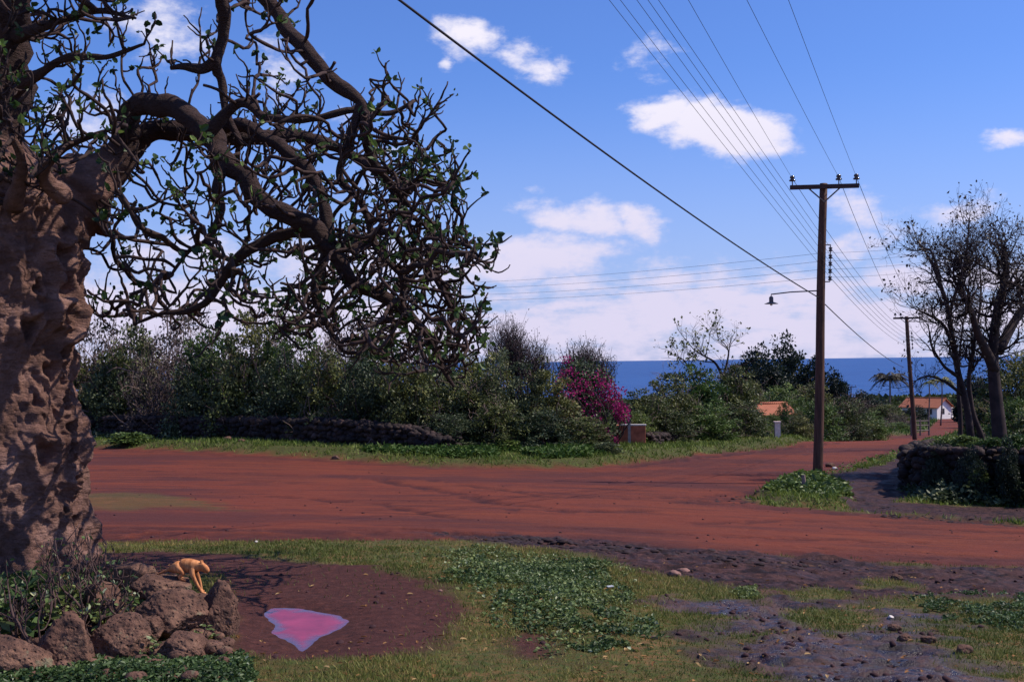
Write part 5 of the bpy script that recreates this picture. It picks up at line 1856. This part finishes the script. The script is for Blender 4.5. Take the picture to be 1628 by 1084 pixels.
# ------------------------------------------------------------------ undergrowth at the foot of the trunk
WEEDL = leaf_mat('weed_leaf', [(0, (.032, .054, .016)), (.45, (.080, .125, .034)), (.85, (.19, .25, .08)), (1, (.40, .44, .28))], .5, .25, .3)
GRASSM = leaf_mat('grass_blade', [(0, (.060, .090, .018)), (.45, (.145, .165, .038)), (.75, (.25, .21, .058)), (1, (.42, .28, .12))], .6, .25, .2)
VERGEM = leaf_mat('verge_grass', [(0, (.045, .085, .014)), (.5, (.095, .15, .026)), (.85, (.15, .20, .040)), (1, (.26, .27, .10))], .6, .25, .2)
drystem = bark_mat('dry_stem', (.030, .018, .018), (.12, .07, .06), 14, (1, 1, 1), .4, .006)
re = np.random.default_rng(77)


def dry_shrub(px, py, d, h, n_, seed, label):
    rng = np.random.default_rng(seed)
    b0 = P(px, py, d)
    b0[2] = max(b0[2] - .1, H(b0[0], d)[0])
    root = empty('dry_shrub', b0, label, 'shrub', 'dry stemmed shrubs at the trunk foot')
    o_, e_ = [], []
    for _ in range(n_):
        a = b0 + rng.normal(0, .05, 3) * [1, 1, .1]
        grow(rng, a, unit(np.array([rng.normal(0, .45), rng.normal(0, .35), 1])), h * rng.uniform(.4, .62), rng.uniform(.007, .013), 2, o_, e_, .22, .26, .7, (1, 3), (.45, .7))
    under('stems', tube_mesh('stems', o_, 6, drystem), root)
    E = np.array([q for q, _ in e_])
    k = min(len(E), 26)
    e = E[rng.integers(0, len(E), k)]
    V, Q, v = leaf6_arrays(rng, e + rng.normal(0, .01, e.shape), rng.uniform(.02, .045, k), None, .5, .6)
    under('leaves', mesh_raw('leaves', V, [Q], {'v': v}, False, [WEEDL]), root)


for i, a in enumerate([(118, 985, 7.0, .55, 8, 'dark dry stemmed shrub in front of the right side of the trunk foot'), (150, 960, 7.4, .5, 7, 'dry twiggy shrub between the trunk and the pale low rock'),
                       (28, 1010, 6.7, .55, 6, 'dry stemmed shrub nearest the left edge of the picture'), (70, 1050, 6.3, .55, 4, 'tall thin reddish stem rising in front of the brown boulder'),
                       (202, 985, 7.0, .45, 4, 'thin pale twigs standing left of the long lava slab'), (160, 1010, 6.5, .4, 3, 'low bent twigs above the rounded boulder'), (92, 940, 7.9, .55, 7, 'dark shrub close against the root of the trunk'), (185, 930, 8.1, .35, 5, 'small dark shrub behind the stems right of the trunk')]):
    dry_shrub(*a[:5], 300 + i, a[5])


def broad_weed(px, py, d, r, h, n_, ls, seed, label, name='weed_plant'):
    rng = np.random.default_rng(seed)
    b0 = P(px, py, d); b0[2] = max(b0[2] - .12, H(b0[0], d)[0])
    root = empty(name, b0, label, 'weed', 'broad leaved weeds at the trunk foot')
    st, LPp, LDd = [], [], []
    for _ in range(n_):
        a = rng.uniform(0, 6.28); rr = r * rng.random() ** .6
        e = b0 + [rr * math.cos(a), rr * math.sin(a), h * rng.uniform(.35, 1)]
        m = curve(b0 + rng.normal(0, .02, 3) * [1, 1, 0], e, rng, 5, .1)
        st.append((m, np.linspace(.005, .002, 5)))
        for _ in range(rng.integers(3, 6)):
            LPp.append(e + rng.normal(0, .012, 3)); LDd.append(unit(rng.normal(0, 1, 3) * [1, 1, .35] + [0, 0, .2]))
    under('stems', tube_mesh('stems', st, 4, drystem), root)
    V, Q, v = leaf6_arrays(rng, np.array(LPp), ls * rng.uniform(.6, 1.2, len(LPp)), np.array(LDd), .55, .62)
    under('leaves', mesh_raw('leaves', V, [Q], {'v': v}, False, [WEEDL]), root)


for i, a in enumerate([(20, 1005, 6.9, .28, .32, 36, .11, 'broad leaved weed at the left edge under the trunk'), (75, 985, 7.1, .26, .30, 36, .10, 'broad leaved weed in front of the knotted root'),
                       (110, 1000, 6.9, .2, .22, 24, .06, 'small broad leaved weed beside the brown boulder'), (160, 935, 7.9, .2, .2, 22, .055, 'pale leaved weed beside the trunk root among dark stems'), (180, 975, 7.1, .2, .22, 26, .05, 'dense little weed left of the long slab'),
                       (55, 955, 7.8, .22, .22, 22, .06, 'weed tucked under the bulging root of the trunk'), (262, 957, 7.0, .07, .09, 10, .03, 'tiny light green weed growing in the crack between the slabs'), (320, 1005, 6.75, .08, .1, 9, .03, 'tiny weed against the face of the upright boulder'),
                       (240, 1025, 6.4, .08, .1, 8, .03, 'small weed between the rounded and the reddish rock')]):
    broad_weed(*a[:7], 400 + i, a[7])


def leafy_cover(name, label, polypx, n_, hmax, ls, m, seed, dens_noise=0.0, kind='stuff', stems=False, six=False, ex=.7, tall=None, thr=-1, nf=2.2):
    rng = np.random.default_rng(seed)
    poly = gpoly(polypx)
    lo, hi = poly.min(0), poly.max(0)
    q = lo + rng.random((n_ * 4, 2)) * (hi - lo)
    nz = fbm2(q[:, 0] * nf, q[:, 1] * nf, 3, seed)
    s = sdist(poly, q[:, 0], q[:, 1]) + nz * dens_noise
    keep = (s < 0) & (nz > thr)
    q, s, nz = q[keep][:n_], s[keep][:n_], nz[keep][:n_]
    z = H(q[:, 0], q[:, 1])
    edge = sstep(-s, 0, .35)
    hh_ = hmax * (.35 + .65 * edge) * (.7 + .6 * nz.clip(-.5, .7)) * rng.random(len(q)) ** ex
    pp = np.column_stack([q, z + hh_])
    cl = vnoise(np.column_stack([q * 6, z * 0]), seed + 2)
    v = np.clip(cl * .6 + rng.normal(0, .22, len(q)) + .12, 0, 1)
    f = leaf6_arrays if six else leaf_arrays
    D = unit(rng.normal(0, 1, (len(q), 3)) * [1, 1, .35] + [0, 0, .18])
    V, Q, v = f(rng, pp, ls * rng.uniform(.5, 1.4, len(q)), D, .6, .7, v=v)
    o = link(name, mesh_raw(name, V, [Q], {'v': v}, False, [m]))
    return tag(o, label, 'ground cover', kind=kind)


leafy_cover('clover', 'small leafy ground cover in front of the rock pile', [(-60, 1068), (120, 1062), (165, 1046), (230, 1052), (330, 1050), (385, 1040), (415, 1058), (412, 1110), (-60, 1120)], 15000, .10, .024, WEEDL, 501, .12, six=True)
leafy_cover('undergrowth', 'leafy undergrowth on the soil around the trunk foot', [(-80, 930), (110, 905), (190, 910), (215, 940), (190, 985), (110, 1010), (-80, 1050)], 7000, .10, .035, WEEDL, 502, .2, six=True, thr=-.2)
WEED = [(700, 905), (745, 880), (800, 893), (860, 902), (930, 895), (975, 905), (968, 930), (985, 960), (1000, 985), (990, 1005), (940, 1012), (900, 1000), (870, 985), (820, 970), (760, 950), (715, 935)]
leafy_cover('weeds', 'patch of small dark green leafy weeds in the middle of the turf', WEED, 15000, .07, .032, WEEDL, 503, 1.3, thr=-.38, nf=3.0)
leafy_cover('weeds', 'scattered small weeds thinning out round the weed patch', [(640, 880), (760, 868), (900, 885), (1020, 900), (1040, 960), (1040, 1030), (960, 1070), (860, 1060), (760, 980), (690, 930)], 7000, .06, .028, WEEDL, 507, 1.0, thr=.0, nf=3.5)
leafy_cover('weeds', 'sparse weeds trailing below the main weed patch', [(880, 985), (1000, 985), (1005, 1030), (960, 1045), (900, 1035)], 2600, .05, .022, WEEDL, 504, .4, thr=0)
leafy_cover('weeds', 'low weeds in the grass near the right edge', [(1440, 945), (1530, 938), (1700, 945), (1700, 1010), (1560, 1000), (1500, 985), (1450, 965)], 7000, .06, .026, WEEDL, 505, 1.0, thr=-.05, nf=3.2)
leafy_cover('weeds', 'tuft of weeds beside the muddy track near the middle right', [(1165, 938), (1200, 932), (1212, 945), (1180, 952)], 900, .08, .03, WEEDL, 506, .1)
# mound round the pole
def clump(name, label, polypx, n_, h, ls, m, seed, **kw):
    o = leafy_cover(name, label, polypx, n_, h, ls, m, seed, **kw)
    o['category'] = 'weeds'
    del o['kind']
    return o


clump('weed_mound', 'lush leafy weeds growing on the mound round the tall pole', [(1216, 786), (1245, 772), (1275, 768), (1310, 766), (1335, 778), (1346, 796), (1325, 804), (1290, 798), (1262, 793), (1235, 790)], 6000, .24, .11, BRIGHT, 511, dens_noise=.3, six=True, ex=.5)
clump('weed_bank', 'shaded leafy weeds at the foot of the dark wall on the right', [(1440, 782), (1470, 770), (1560, 772), (1640, 778), (1760, 780), (1760, 806), (1600, 804), (1480, 800)], 7000, .5, .11, BLUEG, 512, dens_noise=.4, six=True, ex=.6)
x0, y0 = P(1480, 700, 25.9)[0], 25.9
# plants on top of the wall
rw = np.random.default_rng(90)
for i, (px, w) in enumerate([(1500, 40), (1535, 46), (1575, 50), (1612, 50), (1660, 60)]):
    k = len(w2)
    d = float(np.interp(P(px, 700, 25.2)[0], [q[0] for q in w2], [q[1] for q in w2]))
    shrub(px, d + .25, 698 - i % 2 * 4, w, 'low', f'light green plant growing along the top of the dark wall, {ORD[i]} from its left end', cat='plant', group='plants on top of the dark wall', name='wall_plant', base=718, dep=.6)
shrub(1553, 24.35, 745, 26, 'low', 'yellow green sprig growing out of the dark wall face', cat='plant', name='wall_plant', base=765, dep=.35)
leafy_cover('weeds', 'bright green weeds on the verge between road and muddy track', [(1312, 752), (1340, 740), (1400, 724), (1450, 712), (1500, 694), (1520, 690), (1500, 705), (1455, 722), (1400, 738), (1350, 752)], 9000, .22, .10, VERGEM, 513, .5, thr=-.3, nf=1.0)
leafy_cover("weeds", "leafy weeds on the verge in front of the bougainvillea", [(560, 726), (700, 728), (850, 728), (940, 722), (975, 728), (950, 738), (850, 741), (700, 738), (600, 731)], 11000, .25, .12, VERGEM, 514, .6, thr=-.1, nf=.8)
leafy_cover('weeds', 'green weeds on the far verge beside the big trunk', [(130, 695), (200, 690), (300, 698), (290, 706), (130, 706)], 3500, .3, .14, BLUEG, 515, .5, thr=-.3, nf=.8)


# ------------------------------------------------------------------ grass
def blades(name, label, ylo, yhi, n_, h, w, m, seed, fade=None, ulo=-.60, uhi=.60, only=None, power=1.0, dry=.4):
    rng = np.random.default_rng(seed)
    y = np.exp(rng.uniform(math.log(ylo), math.log(yhi), n_))
    if power != 1.0:
        y = ylo * (yhi / ylo) ** (rng.random(n_) ** power)
    u = rng.uniform(ulo, uhi, n_); x = u * y
    mr, mm, mb, ms, mi = masks(x, y)
    turf = (1 - mr * (1 - ms * .9)) * (1 - mm) * (1 - mb * .97)
    nz = fbm2(x * 1.1, y * 1.1, 4, seed)
    turf *= .30 + .70 * sstep(nz + .5 * fbm2(x * 4, y * 4, 3, seed + 9), -.35, .25)
    turf *= 1 - .85 * sstep(fbm2(x * .35 + 9, y * .6, 3, 71), .05, .3) * (y > 34) * (x < 0)
    turf *= sstep(sdist(PUDDLE, x, y), .1, .5)
    if only is not None: turf *= only(x, y)
    k = rng.random(n_) < turf
    x, y, nz = x[k], y[k], nz[k]
    z = H(x, y)
    n = len(x)
    sc = np.maximum(1, y / ylo) ** .55
    hh_ = h * rng.uniform(.4, 1.2, n) * sc ** .6 * (1 + .5 * nz)
    ww = w * rng.uniform(.6, 1.3, n) * sc
    a = rng.uniform(0, 2 * PI, n)
    sx, sy = np.cos(a) * ww / 2, np.sin(a) * ww / 2
    lean = rng.normal(0, .55, (n, 2)) * hh_[:, None]
    V = np.stack([np.stack([x - sx, y - sy, z - .004], 1), np.stack([x + sx, y + sy, z - .004], 1), np.stack([x + lean[:, 0], y + lean[:, 1], z + hh_], 1)], 1).reshape(-1, 3)
    T = np.arange(3 * n).reshape(n, 3)
    dn = fbm2(x * .8 + 31, y * .8, 4, seed + 5)
    v = np.clip(dry + .85 * dn + rng.normal(0, .17, n), 0, 1)
    o = link(name, mesh_raw(name, V, [T], {'v': np.repeat(v, 3)}, False, [m]))
    print(name, n)
    return tag(o, label, 'grass', kind='stuff')


blades('short_grass', 'short dry olive turf in the foreground', 4.6, 16, 330000, .026, .0055, GRASSM, 601, power=1.0, ulo=-.48, uhi=.52, dry=.33)
blades('verge_grass', 'green grass along the far verge under the hedge', 20, 78, 240000, .10, .032, VERGEM, 602, ulo=-.5, uhi=.52, only=lambda x, y: np.clip(sstep(sdist(FARV, x, y), .25, -.1) + (x > 5) * 1., 0, 1) * (sdist(FARV, x, y) > -7.0), dry=.42)
blades('distant_grass', 'green grass beside the sea road farther off', 78, 260, 40000, .3, .12, VERGEM, 603, dry=.35, ulo=-.1, uhi=.5)

# fallen leaves on turf and bare soil
rf = np.random.default_rng(44)
n = 1500
y = np.exp(rf.uniform(math.log(5), math.log(15), n)); x = rf.uniform(-.48, .52, n) * y
k = (vnoise(np.column_stack([x, y, y * 0]) * .8, 4) > .35) & (sdist(PUDDLE, x, y) > .1) & (sdist(ROAD, x, y) > 0)
x, y = x[k], y[k]
litter_m = leaf_mat('dead_leaf', [(0, (.10, .045, .02)), (.6, (.28, .13, .05)), (1, (.45, .30, .14))], .8, .1, .1)
V, Q, v = leaf6_arrays(rf, np.column_stack([x, y, H(x, y) + .008 + .015 * rf.random(len(x))]), rf.uniform(.015, .05, len(x)), unit(rf.normal(0, 1, (len(x), 3)) * [1, 1, .15]), .85, .55)
tag(link('fallen_leaves', mesh_raw('fallen_leaves', V, [Q], {'v': v}, False, [litter_m])), 'dead brown leaves scattered over turf and bare soil', 'leaves', kind='stuff')

# dark overgrowth leaning over the wall on the right
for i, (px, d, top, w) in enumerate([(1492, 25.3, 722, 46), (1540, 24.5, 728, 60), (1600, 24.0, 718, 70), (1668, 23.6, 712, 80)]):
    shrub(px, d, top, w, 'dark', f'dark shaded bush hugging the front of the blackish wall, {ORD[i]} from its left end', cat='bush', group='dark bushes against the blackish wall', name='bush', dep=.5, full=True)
